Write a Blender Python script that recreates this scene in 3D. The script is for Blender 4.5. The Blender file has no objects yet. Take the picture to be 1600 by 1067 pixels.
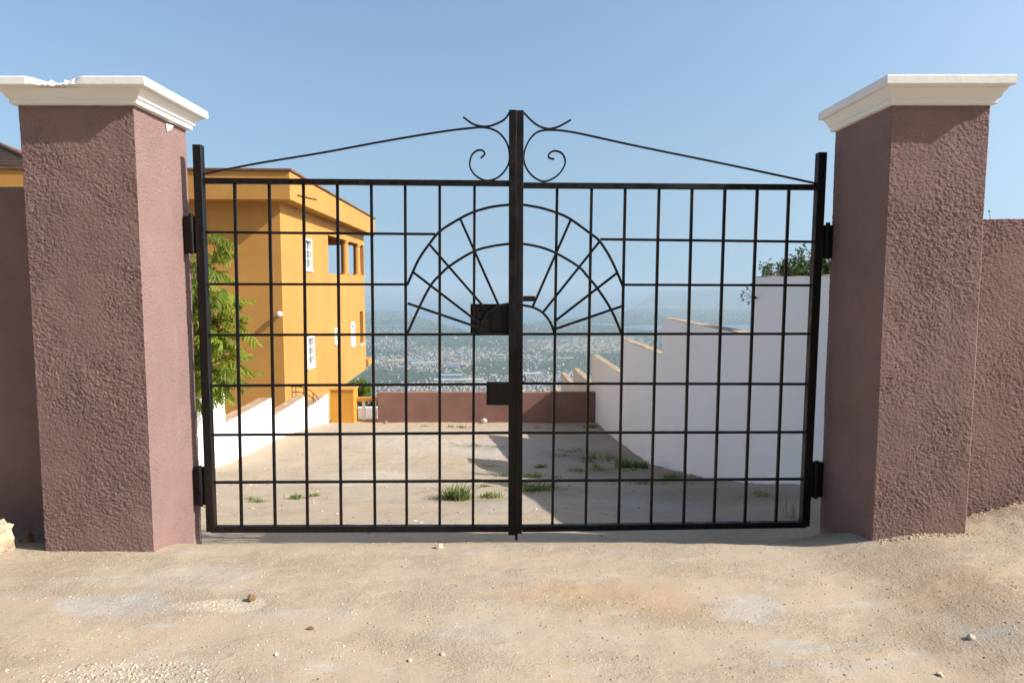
import bpy, bmesh, math, random
import numpy as np
from mathutils import Vector, Matrix

R = math.radians
rng = np.random.default_rng(7)
random.seed(7)
scene = bpy.context.scene
col = scene.collection

# ------------------------------------------------------------------ camera
EYE = 1.6
F = 1067.0
PITCH = math.atan(91.5 / F)
cp, sp = math.cos(PITCH), math.sin(PITCH)
cam = bpy.data.cameras.new('camera')
cam.sensor_width = 36.0
cam.lens = 24.0
cam.clip_start = 0.05
cam.clip_end = 200000
cam_o = bpy.data.objects.new('camera', cam)
cam_o.location = (0, 0, EYE)
cam_o.rotation_euler = (R(90) - PITCH, 0, 0)
col.objects.link(cam_o)
scene.camera = cam_o

# ------------------------------------------------------------------ light
LIGHT = Vector((-1.0, 0.22, -0.77)).normalized()      # the way the sunlight travels
to_sun = -LIGHT
SUN_EL = math.asin(to_sun.z)
SUN_AZ = math.atan2(to_sun.x, to_sun.y)
world = bpy.data.worlds.new('World')
scene.world = world
world.use_nodes = True
wn = world.node_tree.nodes
sky = wn.new('ShaderNodeTexSky')
sky.sky_type = 'NISHITA'
sky.sun_disc = False
sky.sun_elevation = SUN_EL
sky.sun_rotation = SUN_AZ
sky.altitude = 300
sky.air_density = 1.5
sky.dust_density = 4.0
sky.ozone_density = 3.5
bg = wn['Background']
bg.inputs['Strength'].default_value = 0.104
wl = world.node_tree.links
# a humid sky stays pale blue down to the skyline: look the lowest few degrees up a little higher
tc_ = wn.new('ShaderNodeTexCoord'); sx_ = wn.new('ShaderNodeSeparateXYZ'); wl.new(tc_.outputs['Generated'], sx_.inputs[0])
sq_ = wn.new('ShaderNodeMath'); sq_.operation = 'MULTIPLY'; wl.new(sx_.outputs[2], sq_.inputs[0]); wl.new(sx_.outputs[2], sq_.inputs[1])
ad_ = wn.new('ShaderNodeMath'); ad_.operation = 'ADD'; wl.new(sq_.outputs[0], ad_.inputs[0]); ad_.inputs[1].default_value = 0.22 ** 2
rt_ = wn.new('ShaderNodeMath'); rt_.operation = 'SQRT'; wl.new(ad_.outputs[0], rt_.inputs[0])
cx_ = wn.new('ShaderNodeCombineXYZ'); wl.new(sx_.outputs[0], cx_.inputs[0]); wl.new(sx_.outputs[1], cx_.inputs[1]); wl.new(rt_.outputs[0], cx_.inputs[2])
nm_ = wn.new('ShaderNodeVectorMath'); nm_.operation = 'NORMALIZE'; wl.new(cx_.outputs[0], nm_.inputs[0])
wl.new(nm_.outputs[0], sky.inputs['Vector'])
wl.new(sky.outputs['Color'], bg.inputs['Color'])
sl = bpy.data.lights.new('sun', 'SUN')
sl.energy = 4.0
sl.angle = R(0.53)
sl.color = (1.0, 0.965, 0.91)
so = bpy.data.objects.new('sun', sl)
so.rotation_euler = LIGHT.to_track_quat('-Z', 'Y').to_euler()
so.location = (6, -2, 9)
col.objects.link(so)
vs = scene.view_settings
scene.display_settings.display_device = 'sRGB'
vs.view_transform = 'Standard'
vs.look = 'None'
vs.gamma = 1
vs.use_curve_mapping = False
vs.exposure = 0.92

# ------------------------------------------------------------------ measuring helpers
def ray(u, v):
    a, b = u - 800.0, 533.5 - v
    return Vector((a, F * cp + b * sp, -F * sp + b * cp))
def at(u, v, Y):
    d = ray(u, v)
    t = Y / d.y
    return Vector((d.x * t, Y, EYE + d.z * t))
def on_plane(u, v, p, n):
    d = ray(u, v)
    o = Vector((0, 0, EYE))
    t = (Vector(p) - o).dot(n) / d.dot(n)
    return o + d * t

# ------------------------------------------------------------------ numpy noise
_perm = np.random.default_rng(3).permutation(256)
_perm = np.concatenate([_perm, _perm, _perm])
_grad = np.random.default_rng(5).normal(size=(256, 3))
_grad /= np.linalg.norm(_grad, axis=1)[:, None]
def pnoise(x, y, z=0.0):
    x = np.asarray(x, float); y = np.asarray(y, float)
    z = np.zeros_like(x) + z
    xi, yi, zi = np.floor(x).astype(int), np.floor(y).astype(int), np.floor(z).astype(int)
    xf, yf, zf = x - xi, y - yi, z - zi
    fd = lambda t: t * t * t * (t * (t * 6 - 15) + 10)
    u, v, w = fd(xf), fd(yf), fd(zf)
    def g(ax, ay, az):
        h = _perm[_perm[_perm[(xi + ax) & 255] + ((yi + ay) & 255)] + ((zi + az) & 255)]
        gr = _grad[h]
        return gr[..., 0] * (xf - ax) + gr[..., 1] * (yf - ay) + gr[..., 2] * (zf - az)
    l = lambda a, b, t: a + (b - a) * t
    x00 = l(g(0, 0, 0), g(1, 0, 0), u); x10 = l(g(0, 1, 0), g(1, 1, 0), u)
    x01 = l(g(0, 0, 1), g(1, 0, 1), u); x11 = l(g(0, 1, 1), g(1, 1, 1), u)
    return l(l(x00, x10, v), l(x01, x11, v), w) * 1.6
def fbm(x, y, z=0.0, o=4):
    s = 0; a = 1.0; t = 0
    for i in range(o):
        s = s + a * pnoise(x * 2 ** i + 17.3 * i, y * 2 ** i - 9.1 * i, z * 2 ** i)
        t += a; a *= 0.5
    return s / t
def sstep(a, b, x):
    t = np.clip((x - a) / (b - a), 0, 1)
    return t * t * (3 - 2 * t)

# ------------------------------------------------------------------ object helpers
def tag(o, label=None, cat=None, group=None, kind=None):
    if label: o['label'] = label
    if cat: o['category'] = cat
    if group: o['group'] = group
    if kind: o['kind'] = kind
    return o
def empty(name, loc, label, cat, group=None, rz=0.0):
    o = bpy.data.objects.new(name, None)
    o.empty_display_size = 0.2
    o.location = loc
    o.rotation_euler = (0, 0, rz)
    col.objects.link(o)
    return tag(o, label, cat, group)
def link(name, me, mat, parent=None, world_pts=True):
    o = bpy.data.objects.new(name, me)
    mats = mat if isinstance(mat, (list, tuple)) else [mat]
    if not me.materials:
        for m in mats: me.materials.append(m)
    col.objects.link(o)
    if parent is not None:
        o.parent = parent
        if world_pts:
            o.matrix_parent_inverse = Matrix.Identity(4)
            inv = (Matrix.Translation(parent.location) @ parent.rotation_euler.to_matrix().to_4x4()).inverted()
            me.transform(inv)
    return o
def np_mesh(name, verts, faces, smooth=False):
    """faces: (n,3) or (n,4) index array"""
    me = bpy.data.meshes.new(name)
    verts = np.asarray(verts, np.float32); faces = np.asarray(faces, np.int32)
    k = faces.shape[1]; n = len(faces)
    me.vertices.add(len(verts)); me.vertices.foreach_set('co', verts.ravel())
    me.loops.add(n * k); me.loops.foreach_set('vertex_index', faces.ravel())
    me.polygons.add(n)
    me.polygons.foreach_set('loop_start', np.arange(0, n * k, k, dtype=np.int32))
    me.polygons.foreach_set('loop_total', np.full(n, k, np.int32))
    me.update(calc_edges=True)
    me.validate()
    if smooth:
        me.polygons.foreach_set('use_smooth', np.ones(len(me.polygons), bool))
    return me

class MB:
    """collects simple shapes for ONE mesh object"""
    def __init__(s): s.v = []; s.f = []
    def add(s, vs, fs):
        b = len(s.v); s.v += [tuple(p) for p in vs]; s.f += [tuple(i + b for i in f) for f in fs]
    def box(s, a, b):
        x0, y0, z0 = a; x1, y1, z1 = b
        s.add([(x0,y0,z0),(x1,y0,z0),(x1,y1,z0),(x0,y1,z0),(x0,y0,z1),(x1,y0,z1),(x1,y1,z1),(x0,y1,z1)],
              [(0,3,2,1),(4,5,6,7),(0,1,5,4),(1,2,6,5),(2,3,7,6),(3,0,4,7)])
    def hexa(s, p):   # 8 corners, bottom loop then top loop, counter-clockwise from above
        s.add(p, [(0,3,2,1),(4,5,6,7),(0,1,5,4),(1,2,6,5),(2,3,7,6),(3,0,4,7)])
    def bar(s, pts, w, d, nrm, closed=False):
        """rectangular bar along a polyline; w in the plane, d along the plane normal nrm"""
        pts = [Vector(p) for p in pts]; nrm = Vector(nrm).normalized()
        loops = []
        for i, p in enumerate(pts):
            t = (pts[min(i + 1, len(pts) - 1)] - pts[max(i - 1, 0)]).normalized()
            side = t.cross(nrm).normalized()
            loops.append([p + side * (a * w / 2) + nrm * (b * d / 2) for a, b in ((-1,-1),(1,-1),(1,1),(-1,1))])
        base = len(s.v)
        for L in loops: s.v += [tuple(q) for q in L]
        for i in range(len(loops) - 1):
            for k in range(4):
                a = base + i * 4 + k; b = base + i * 4 + (k + 1) % 4
                s.f.append((a, b, b + 4, a + 4))
        s.f.append((base + 3, base + 2, base + 1, base))
        e = base + (len(loops) - 1) * 4
        s.f.append((e, e + 1, e + 2, e + 3))
    def tube(s, pts, rad, n=8):
        pts = [Vector(p) for p in pts]
        rs = rad if isinstance(rad, (list, tuple)) else [rad] * len(pts)
        base = len(s.v); up = Vector((0.13, 0.31, 0.94))
        for i, p in enumerate(pts):
            t = (pts[min(i + 1, len(pts) - 1)] - pts[max(i - 1, 0)]).normalized()
            a = t.cross(up)
            if a.length < 1e-3: a = t.cross(Vector((1, 0, 0)))
            a.normalize(); b = t.cross(a)
            for k in range(n):
                an = 2 * math.pi * k / n
                s.v.append(tuple(p + (a * math.cos(an) + b * math.sin(an)) * rs[i]))
        for i in range(len(pts) - 1):
            for k in range(n):
                q = base + i * n + k; r = base + i * n + (k + 1) % n
                s.f.append((q, r, r + n, q + n))
        s.f.append(tuple(base + k for k in reversed(range(n))))
        s.f.append(tuple(base + (len(pts) - 1) * n + k for k in range(n)))
    def mesh(s, name, smooth=False, bevel=0.0, seg=1):
        me = bpy.data.meshes.new(name)
        me.from_pydata(s.v, [], s.f)
        bm = bmesh.new(); bm.from_mesh(me)
        bmesh.ops.recalc_face_normals(bm, faces=bm.faces)
        if bevel > 0:
            es = [e for e in bm.edges if len(e.link_faces) == 2 and e.calc_face_angle(0) > 0.6]
            bmesh.ops.bevel(bm, geom=es, offset=bevel, segments=seg, affect='EDGES', clamp_overlap=True)
        bm.to_mesh(me); bm.free()
        if smooth:
            for p in me.polygons: p.use_smooth = True
        me.update()
        return me
    def build(s, name, mat, parent=None, smooth=False, bevel=0.0, seg=1):
        return link(name, s.mesh(name, smooth, bevel, seg), mat, parent)

# ------------------------------------------------------------------ materials
class NT:
    def __init__(s, name, rough=0.8, spec=0.3):
        s.m = bpy.data.materials.new(name); s.m.use_nodes = True
        s.t = s.m.node_tree; s.n = s.t.nodes
        s.b = s.n['Principled BSDF']
        s.b.inputs['Roughness'].default_value = rough
        s.b.inputs['Specular IOR Level'].default_value = spec
        s.co = s.n.new('ShaderNodeTexCoord').outputs['Object']
    def l(s, a, b): s.t.links.new(a, b)
    def _in(s, sock, val):
        if isinstance(val, bpy.types.NodeSocket): s.l(val, sock)
        elif isinstance(val, (tuple, list)) and len(val) == 3 and sock.type == 'RGBA': sock.default_value = (*val, 1)
        else: sock.default_value = val
    def map(s, scale=(1, 1, 1), loc=(0, 0, 0), rot=(0, 0, 0), co=None):
        m = s.n.new('ShaderNodeMapping')
        m.inputs['Scale'].default_value = scale; m.inputs['Location'].default_value = loc; m.inputs['Rotation'].default_value = rot
        s.l(co or s.co, m.inputs['Vector']); return m.outputs[0]
    def noise(s, scale, detail=4, rough=0.55, co=None, dist=0.0, out='Fac'):
        n = s.n.new('ShaderNodeTexNoise')
        n.inputs['Scale'].default_value = scale; n.inputs['Detail'].default_value = detail
        n.inputs['Roughness'].default_value = rough; n.inputs['Distortion'].default_value = dist
        s.l(co or s.co, n.inputs['Vector']); return n.outputs[out]
    def voro(s, scale, co=None, out='Distance', feat='F1', rnd=1.0):
        n = s.n.new('ShaderNodeTexVoronoi'); n.feature = feat
        n.inputs['Scale'].default_value = scale; n.inputs['Randomness'].default_value = rnd
        s.l(co or s.co, n.inputs['Vector']); return n.outputs[out]
    def rng(s, v, a, b, c=0.0, d=1.0):
        n = s.n.new('ShaderNodeMapRange'); n.interpolation_type = 'SMOOTHSTEP'
        s._in(n.inputs[0], v)
        for i, q in enumerate((a, b, c, d)): s._in(n.inputs[i + 1], q)
        return n.outputs[0]
    def math(s, op, a, b=0.0):
        n = s.n.new('ShaderNodeMath'); n.operation = op
        s._in(n.inputs[0], a); s._in(n.inputs[1], b); return n.outputs[0]
    def mix(s, fac, a, b, mode='MIX'):
        n = s.n.new('ShaderNodeMix'); n.data_type = 'RGBA'; n.blend_type = mode
        s._in(n.inputs[0], fac); s._in(n.inputs[6], a); s._in(n.inputs[7], b); return n.outputs[2]
    def bump(s, h, strength=0.5, dist=0.01, prev=None):
        n = s.n.new('ShaderNodeBump'); n.inputs['Strength'].default_value = strength; n.inputs['Distance'].default_value = dist
        s._in(n.inputs['Height'], h)
        if prev is not None: s.l(prev, n.inputs['Normal'])
        return n.outputs[0]
    def attr(s, name, out='Color'):
        n = s.n.new('ShaderNodeAttribute'); n.attribute_name = name; return n.outputs[out]
    def rand(s):
        return s.n.new('ShaderNodeObjectInfo').outputs['Random']
    def done(s, color=None, normal=None, rough=None):
        if color is not None: s._in(s.b.inputs['Base Color'], color)
        if normal is not None: s.l(normal, s.b.inputs['Normal'])
        if rough is not None: s._in(s.b.inputs['Roughness'], rough)
        return s.m

def m_plain(name, c, rough=0.8, spec=0.3, var=0.12, scale=3.0, bump=0.0, bscale=60, bdist=0.004):
    t = NT(name, rough, spec)
    n = t.noise(scale, 5)
    lo = tuple(x * (1 - var) for x in c); hi = tuple(min(1, x * (1 + var)) for x in c)
    cc = t.mix(t.rng(n, 0.3, 0.7), lo, hi)
    nb = t.bump(t.noise(bscale, 5), bump, bdist) if bump else None
    return t.done(cc, nb)

def m_stucco(name, c):
    t = NT(name, 0.85, 0.25)
    big = t.noise(1.4, 5, 0.6)
    fine = t.noise(90, 3)
    mot = t.noise(7, 5, 0.7)
    run = t.noise(1.0, 5, 0.6, co=t.map((7, 7, 0.6)))
    cc = t.mix(t.rng(big, 0.3, 0.72), tuple(x * 0.88 for x in c), tuple(x * 1.1 for x in c))
    cc = t.mix(t.rng(fine, 0.35, 0.7, 0, 0.3), cc, tuple(x * 0.75 for x in c))
    cc = t.mix(t.rng(mot, 0.5, 0.72, 0, 0.35), cc, tuple(x * 0.72 for x in c))
    cc = t.mix(t.rng(run, 0.56, 0.75, 0, 0.28), cc, (0.27, 0.20, 0.18))
    # pale dust splashed near the foot of the plaster
    sep = t.n.new('ShaderNodeSeparateXYZ'); t.l(t.co, sep.inputs[0])
    h = t.math('ADD', sep.outputs[2], t.math('MULTIPLY', t.noise(7, 4), 0.35))
    dust = t.rng(h, 0.32, 0.12, 0, 0.45)
    cc = t.mix(dust, cc, (0.36, 0.25, 0.18))
    st = t.noise(1, 4, 0.65, co=t.map((55, 55, 130), rot=(0, R(20), 0)))
    nb = t.bump(st, 0.6, 0.006)
    nb = t.bump(t.noise(190, 3, 0.6), 0.3, 0.003, nb)
    return t.done(cc, nb)
BROWN = (0.238, 0.150, 0.134)
M_brown = m_stucco('brown_stucco', BROWN)
M_brown_smooth = m_plain('brown_render', (0.225, 0.118, 0.09), 0.85, 0.2, 0.14, 1.2, 0.3, 40)

def m_white(name, c=(0.86, 0.855, 0.84), stain=0.10):
    t = NT(name, 0.8, 0.25)
    n = t.noise(1.1, 6, 0.6)
    st = t.noise(1.0, 5, 0.65, co=t.map((4, 4, 0.5)))
    cc = t.mix(t.rng(n, 0.3, 0.75), tuple(x * 0.96 for x in c), c)
    cc = t.mix(t.rng(st, 0.58, 0.82, 0, stain), cc, (0.5, 0.44, 0.37))
    nb = t.bump(t.noise(35, 5, 0.6), 0.25, 0.006)
    return t.done(cc, nb)
M_white = m_white('white_wall_paint')
M_cap = m_white('white_cap_paint', (0.84, 0.82, 0.78), 0.10)
M_coping_tan = m_plain('tan_mortar_top', (0.38, 0.25, 0.145), 0.9, 0.2, 0.3, 6, 0.4, 50)
M_coping = m_plain('bare_mortar_top', (0.33, 0.25, 0.16), 0.9, 0.2, 0.3, 6, 0.4, 50)
M_orange = None
def m_orange(name, c):
    t = NT(name, 0.75, 0.3)
    n = t.noise(0.5, 6, 0.62)
    st = t.noise(0.8, 5, 0.6, co=t.map((3, 3, 0.35)))
    cc = t.mix(t.rng(n, 0.3, 0.72), tuple(x * 0.9 for x in c), tuple(min(1, x * 1.07) for x in c))
    cc = t.mix(t.rng(st, 0.52, 0.8, 0, 0.45), cc, (0.34, 0.165, 0.05))
    pat = t.noise(0.9, 6, 0.7, co=t.map((1, 1, 1), loc=(4, 2, 7)))
    cc = t.mix(t.rng(pat, 0.56, 0.72, 0, 0.3), cc, (0.56, 0.36, 0.14))
    nb = t.bump(t.noise(18, 5, 0.6), 0.2, 0.012)
    return t.done(cc, nb)
M_orange = m_orange('orange_house_paint', (0.455, 0.230, 0.057))
M_orange_dark = m_orange('orange_post_paint', (0.52, 0.235, 0.028))
M_roof = m_plain('brown_roof_sheet', (0.11, 0.075, 0.055), 0.6, 0.4, 0.25, 2.5, 0.2, 30)
M_roof_edge = m_plain('brown_roof_edge', (0.16, 0.085, 0.05), 0.7, 0.3, 0.2, 2)
M_frame = m_plain('white_window_paint', (0.78, 0.77, 0.75), 0.5, 0.4, 0.04, 2)
M_dark_wood_shade = m_plain('dark_wood_and_shade', (0.06, 0.035, 0.025), 0.5, 0.4, 0.3, 4)  # door wood, also the painted shade of the balcony's inner wall
def m_glass():
    t = NT('window_glass', 0.08, 0.6)
    return t.done((0.06, 0.075, 0.085))
M_glass = m_glass()

def m_iron():
    t = NT('black_iron_paint', 0.45, 0.3)
    n = t.noise(9, 6, 0.7)
    n2 = t.noise(45, 5, 0.7)
    streak = t.noise(30, 5, 0.6, co=t.map((1, 1, 0.06)))
    k = t.math('ADD', t.math('MULTIPLY', n, 0.5), t.math('MULTIPLY', n2, 0.5))
    rust = t.rng(k, 0.58, 0.68)
    cc = t.mix(t.rng(streak, 0.48, 0.68, 0, 0.85), (0.0035, 0.0033, 0.0035), (0.020, 0.011, 0.008))
    cc = t.mix(t.math('MULTIPLY', rust, 0.55), cc, (0.075, 0.028, 0.014))
    ro = t.rng(n, 0.35, 0.65, 0.38, 0.62)
    nb = t.bump(n2, 0.25, 0.002)
    return t.done(cc, nb, ro)
M_iron = m_iron()
M_rail_iron = m_plain('rusty_rail_iron', (0.10, 0.045, 0.022), 0.7, 0.3, 0.3, 8)

def m_leaf(name, c, c2, trans=0.35):
    t = NT(name, 0.5, 0.35)
    r = t.math('ADD', t.math('MULTIPLY', t.noise(5.0, 2), 0.6), t.math('MULTIPLY', t.rand(), 0.45))
    cc = t.mix(t.rng(r, 0.25, 0.75), c, c2)
    t._in(t.b.inputs['Base Color'], cc)
    tr = t.n.new('ShaderNodeBsdfTranslucent')
    t.l(t.mix(0.5, cc, tuple(min(1, x * 1.8) for x in c2)), tr.inputs['Color'])
    mx = t.n.new('ShaderNodeMixShader'); mx.inputs[0].default_value = trans
    t.l(t.b.outputs[0], mx.inputs[1]); t.l(tr.outputs[0], mx.inputs[2])
    t.l(mx.outputs[0], t.n['Material Output'].inputs['Surface'])
    return t.m
M_frond = m_leaf('bright_green_leaf', (0.065, 0.125, 0.010), (0.23, 0.265, 0.022), 0.45)
M_bushleaf = m_leaf('dark_green_leaf', (0.028, 0.055, 0.014), (0.06, 0.09, 0.02), 0.3)
M_grass = m_leaf('green_grass_blade', (0.10, 0.15, 0.03), (0.26, 0.29, 0.09), 0.4)
M_bark = m_plain('grey_brown_bark', (0.13, 0.095, 0.065), 0.9, 0.2, 0.3, 12, 0.5, 50)
M_stone = m_plain('pale_limestone', (0.54, 0.46, 0.36), 0.9, 0.2, 0.25, 9, 0.6, 40, 0.006)
M_stone_tan = m_plain('tan_limestone', (0.42, 0.34, 0.23), 0.9, 0.2, 0.3, 7, 0.7, 25, 0.01)
M_stone_brown = m_plain('brown_stone', (0.22, 0.13, 0.07), 0.9, 0.2, 0.3, 14, 0.6, 40, 0.006)

# ------------------------------------------------------------------ ground height
_yr = np.array([-60, 0, 2.6, 3.6, 4.1, 4.4, 4.65, 5.3, 5.8, 7.37, 10.6, 13.9, 17.2, 21.0, 24, 40.0])
_zr = np.array([1.6, .04, .02, .025, .0, -.115, -.225, -.39, -.47, -.67, -1.46, -2.14, -2.45, -2.73, -3.1, -7.2])
_yl = np.array([-60, 0, 2.6, 3.6, 4.1, 4.4, 4.65, 5.3, 5.8, 7.37, 10.0, 11.35, 12.15, 14.0, 16.06, 18.5, 21.0, 24, 40.0])
_zl = np.array([1.6, .04, .02, .02, -.005, -.12, -.235, -.385, -.47, -.70, -1.22, -1.55, -1.73, -1.9, -2.05, -2.36, -2.73, -3.1, -7.2])
def smooth_interp(y, ys, zs):
    return (np.interp(y - 0.15, ys, zs) + 2 * np.interp(y, ys, zs) + np.interp(y + 0.15, ys, zs)) / 4
def ground(x, y):
    x = np.asarray(x, float); y = np.asarray(y, float)
    k = sstep(-4.5, 2.0, x)
    z = smooth_interp(y, _yl, _zl) * (1 - k) + smooth_interp(y, _yr, _zr) * k
    near = sstep(9, 4.5, y) * sstep(1.5, 3.2, y)
    z = z + 0.11 * sstep(1.7, 2.5, x) * near                     # bank of dirt rising to the right
    z = z + 0.20 * sstep(2.6, 3.6, x) * sstep(3.7, 4.3, y) * sstep(9, 5, y)
    z = z + 0.05 * sstep(-2.6, -3.4, x) * sstep(3.7, 4.4, y) * sstep(9, 5, y)
    return z
def ground_fine(x, y):
    x = np.asarray(x, float); y = np.asarray(y, float)
    z = ground(x, y)
    b = 0.016 * fbm(x * 1.3, y * 1.6, 2.0, 3) + 0.006 * fbm(x * 6, y * 6, 5.0, 3)
    rough = sstep(2.4, 3.4, x) * sstep(5, 3.5, y)
    b = b + rough * (0.05 * np.abs(fbm(x * 3, y * 5, 8.0, 4)) + 0.02 * fbm(x * 14, y * 20, 3.0, 3))
    far = sstep(6, 12, y)
    b = b * (1 + far * 1.2)
    return z + b
def gz(x, y): return float(ground_fine(np.array([x]), np.array([y]))[0])
def on_ground(u, v):
    d = ray(u, v); d = d / d.y
    lo, hi = 1.0, 21.0
    ys = np.linspace(lo, hi, 4000)
    g = ground_fine(d.x * ys, ys) - (EYE + d.z * ys)
    i = int(np.argmax(g > 0))
    if not (g > 0).any(): i = len(ys) - 1
    return Vector((d.x * ys[i], ys[i], EYE + d.z * ys[i]))

# ------------------------------------------------------------------ ground material
def m_ground():
    t = NT('sandy_concrete', 0.92, 0.15)
    co = t.co
    warp = t.noise(1.2, 3, out='Color')
    big = t.noise(0.55, 6, 0.62)
    mid = t.noise(2.6, 6, 0.65)
    fine = t.noise(22, 5, 0.7)
    c = t.mix(t.rng(big, 0.32, 0.7), (0.415, 0.328, 0.23), (0.41, 0.345, 0.258))
    # swept streaks of finer sand, drawn out roughly along the drive's width
    st = t.noise(1.0, 6, 0.6, co=t.map((0.8, 3.2, 1), rot=(0, 0, R(-14))))
    c = t.mix(t.rng(st, 0.45, 0.7, 0, 0.55), c, (0.455, 0.36, 0.25))
    # bare grey cement showing
    g = t.noise(0.9, 5, 0.6, co=t.map((0.7, 1.5, 1), loc=(3.1, 7.7, 0)))
    c = t.mix(t.rng(g, 0.56, 0.68, 0, 0.75), c, (0.36, 0.335, 0.295))
    # ochre earth stains
    o = t.noise(1.3, 6, 0.65, co=t.map((0.9, 1.6, 1), loc=(-5.0, 2.0, 0)))
    c = t.mix(t.rng(o, 0.56, 0.74, 0, 0.6), c, (0.41, 0.275, 0.165))
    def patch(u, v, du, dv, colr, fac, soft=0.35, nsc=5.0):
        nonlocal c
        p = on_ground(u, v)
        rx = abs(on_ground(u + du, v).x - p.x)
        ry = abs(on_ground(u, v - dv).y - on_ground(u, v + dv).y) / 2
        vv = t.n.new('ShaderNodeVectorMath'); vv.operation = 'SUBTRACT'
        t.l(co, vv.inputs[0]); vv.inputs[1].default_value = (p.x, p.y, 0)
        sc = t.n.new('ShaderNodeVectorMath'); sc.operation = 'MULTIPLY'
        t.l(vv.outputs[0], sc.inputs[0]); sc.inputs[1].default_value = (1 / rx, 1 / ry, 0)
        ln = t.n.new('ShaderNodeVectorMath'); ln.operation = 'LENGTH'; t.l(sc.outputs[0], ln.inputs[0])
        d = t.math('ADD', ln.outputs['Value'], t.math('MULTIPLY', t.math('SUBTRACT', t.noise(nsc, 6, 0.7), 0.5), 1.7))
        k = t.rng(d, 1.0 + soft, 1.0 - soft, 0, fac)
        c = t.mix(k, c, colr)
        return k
    patch(190, 945, 95, 20, (0.415, 0.395, 0.365), 0.9, 0.22)
    patch(300, 905, 110, 14, (0.42, 0.385, 0.34), 0.6)
    k1 = patch(345, 946, 70, 11, (0.56, 0.49, 0.37), 0.95, 0.12, 9)
    k2 = patch(215, 1055, 130, 26, (0.48, 0.42, 0.325), 0.8, 0.3, 9)
    patch(1165, 952, 62, 22, (0.43, 0.405, 0.365), 0.85, 0.2)
    patch(1230, 1010, 60, 12, (0.45, 0.42, 0.37), 0.7)
    patch(735, 985, 70, 12, (0.41, 0.385, 0.35), 0.6)
    patch(930, 930, 130, 20, (0.42, 0.265, 0.145), 0.75, 0.6)
    patch(1060, 955, 60, 18, (0.40, 0.255, 0.145), 0.65, 0.6)
    patch(1500, 920, 110, 35, (0.41, 0.265, 0.15), 0.65, 0.6)
    patch(1390, 868, 110, 14, (0.42, 0.30, 0.19), 0.5, 0.7)
    patch(600, 742, 70, 9, (0.56, 0.50, 0.40), 0.7)
    patch(760, 700, 60, 14, (0.41, 0.39, 0.365), 0.8)
    patch(860, 705, 70, 18, (0.40, 0.385, 0.365), 0.85)
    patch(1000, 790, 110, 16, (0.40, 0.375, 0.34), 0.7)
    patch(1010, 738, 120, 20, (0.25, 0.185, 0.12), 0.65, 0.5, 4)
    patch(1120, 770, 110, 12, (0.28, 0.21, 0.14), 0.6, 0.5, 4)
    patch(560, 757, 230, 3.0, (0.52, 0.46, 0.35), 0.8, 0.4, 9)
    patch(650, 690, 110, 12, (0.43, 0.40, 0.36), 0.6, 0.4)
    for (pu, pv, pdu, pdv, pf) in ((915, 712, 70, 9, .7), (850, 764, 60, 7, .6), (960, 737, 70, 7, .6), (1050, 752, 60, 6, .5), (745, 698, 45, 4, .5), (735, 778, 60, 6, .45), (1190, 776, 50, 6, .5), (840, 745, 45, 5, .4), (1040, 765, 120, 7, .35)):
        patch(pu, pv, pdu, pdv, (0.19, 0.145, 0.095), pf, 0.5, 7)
    # grit: dark and pale specks
    blot = t.noise(1.1, 7, 0.7, co=t.map((0.9, 2.0, 1), loc=(31, 17, 0), rot=(0, 0, R(8))))
    c = t.mix(t.rng(blot, 0.52, 0.68, 0.0, 0.3), c, (0.33, 0.25, 0.17))
    sand = t.noise(140, 3, 0.7)
    c = t.mix(t.rng(sand, 0.32, 0.68, 0.0, 0.5), c, (0.27, 0.205, 0.14))
    v1 = t.voro(95); v2 = t.voro(60, co=t.map(loc=(3, 1, 0)))
    m1 = t.rng(t.noise(3.5, 4), 0.42, 0.62)
    c = t.mix(t.math('MULTIPLY', t.rng(v1, 0.25, 0.12), t.math('MULTIPLY', m1, 0.75)), c, (0.17, 0.125, 0.085))
    v3 = t.voro(24, co=t.map(loc=(7, 2, 0)))
    c = t.mix(t.math('MULTIPLY', t.rng(v3, 0.17, 0.09), t.math('MULTIPLY', t.rng(t.noise(5, 3), 0.5, 0.62), 0.85)), c, (0.15, 0.11, 0.08))
    c = t.mix(t.math('MULTIPLY', t.rng(v2, 0.2, 0.1), 0.55), c, (0.58, 0.52, 0.42))
    c = t.mix(t.rng(fine, 0.3, 0.75, 0.0, 0.35), c, (0.31, 0.23, 0.155), 'MIX')
    c = t.mix(t.rng(mid, 0.38, 0.72, 0.0, 0.4), c, (0.335, 0.27, 0.20))
    och = t.noise(3.2, 5, 0.65, co=t.map((0.7, 2.2, 1), loc=(1, 9, 0)))
    c = t.mix(t.rng(och, 0.55, 0.72, 0, 0.45), c, (0.40, 0.28, 0.165))
    gr2 = t.noise(4.0, 5, 0.6, co=t.map((0.7, 1.8, 1), loc=(21, 3, 0)))
    c = t.mix(t.rng(gr2, 0.58, 0.70, 0, 0.4), c, (0.40, 0.38, 0.345))
    # relief
    rg = t.rng(t.noise(1.7, 4), 0.4, 0.65, 0.35, 1.0)
    k = t.math('MAXIMUM', k1, k2)
    h = t.math('ADD', t.math('MULTIPLY', fine, rg), t.math('MULTIPLY', t.noise(110, 4, 0.7), 0.7))
    h = t.math('ADD', h, t.math('MULTIPLY', t.rng(t.voro(42), 0.5, 0.05), t.math('ADD', 0.12, t.math('MULTIPLY', k, 0.25))))
    grit = t.rng(t.noise(1.6, 5, 0.6, co=t.map((0.8, 1.7, 1), loc=(11, 4, 0))), 0.42, 0.62, 0.18, 1.0)
    nb = t.bump(t.math('MULTIPLY', h, grit), 0.8, 0.015)
    rip = t.noise(1, 5, 0.6, co=t.map((6, 26, 1), rot=(0, 0, R(12))))
    nb = t.bump(rip, 0.3, 0.012, nb)
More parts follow.
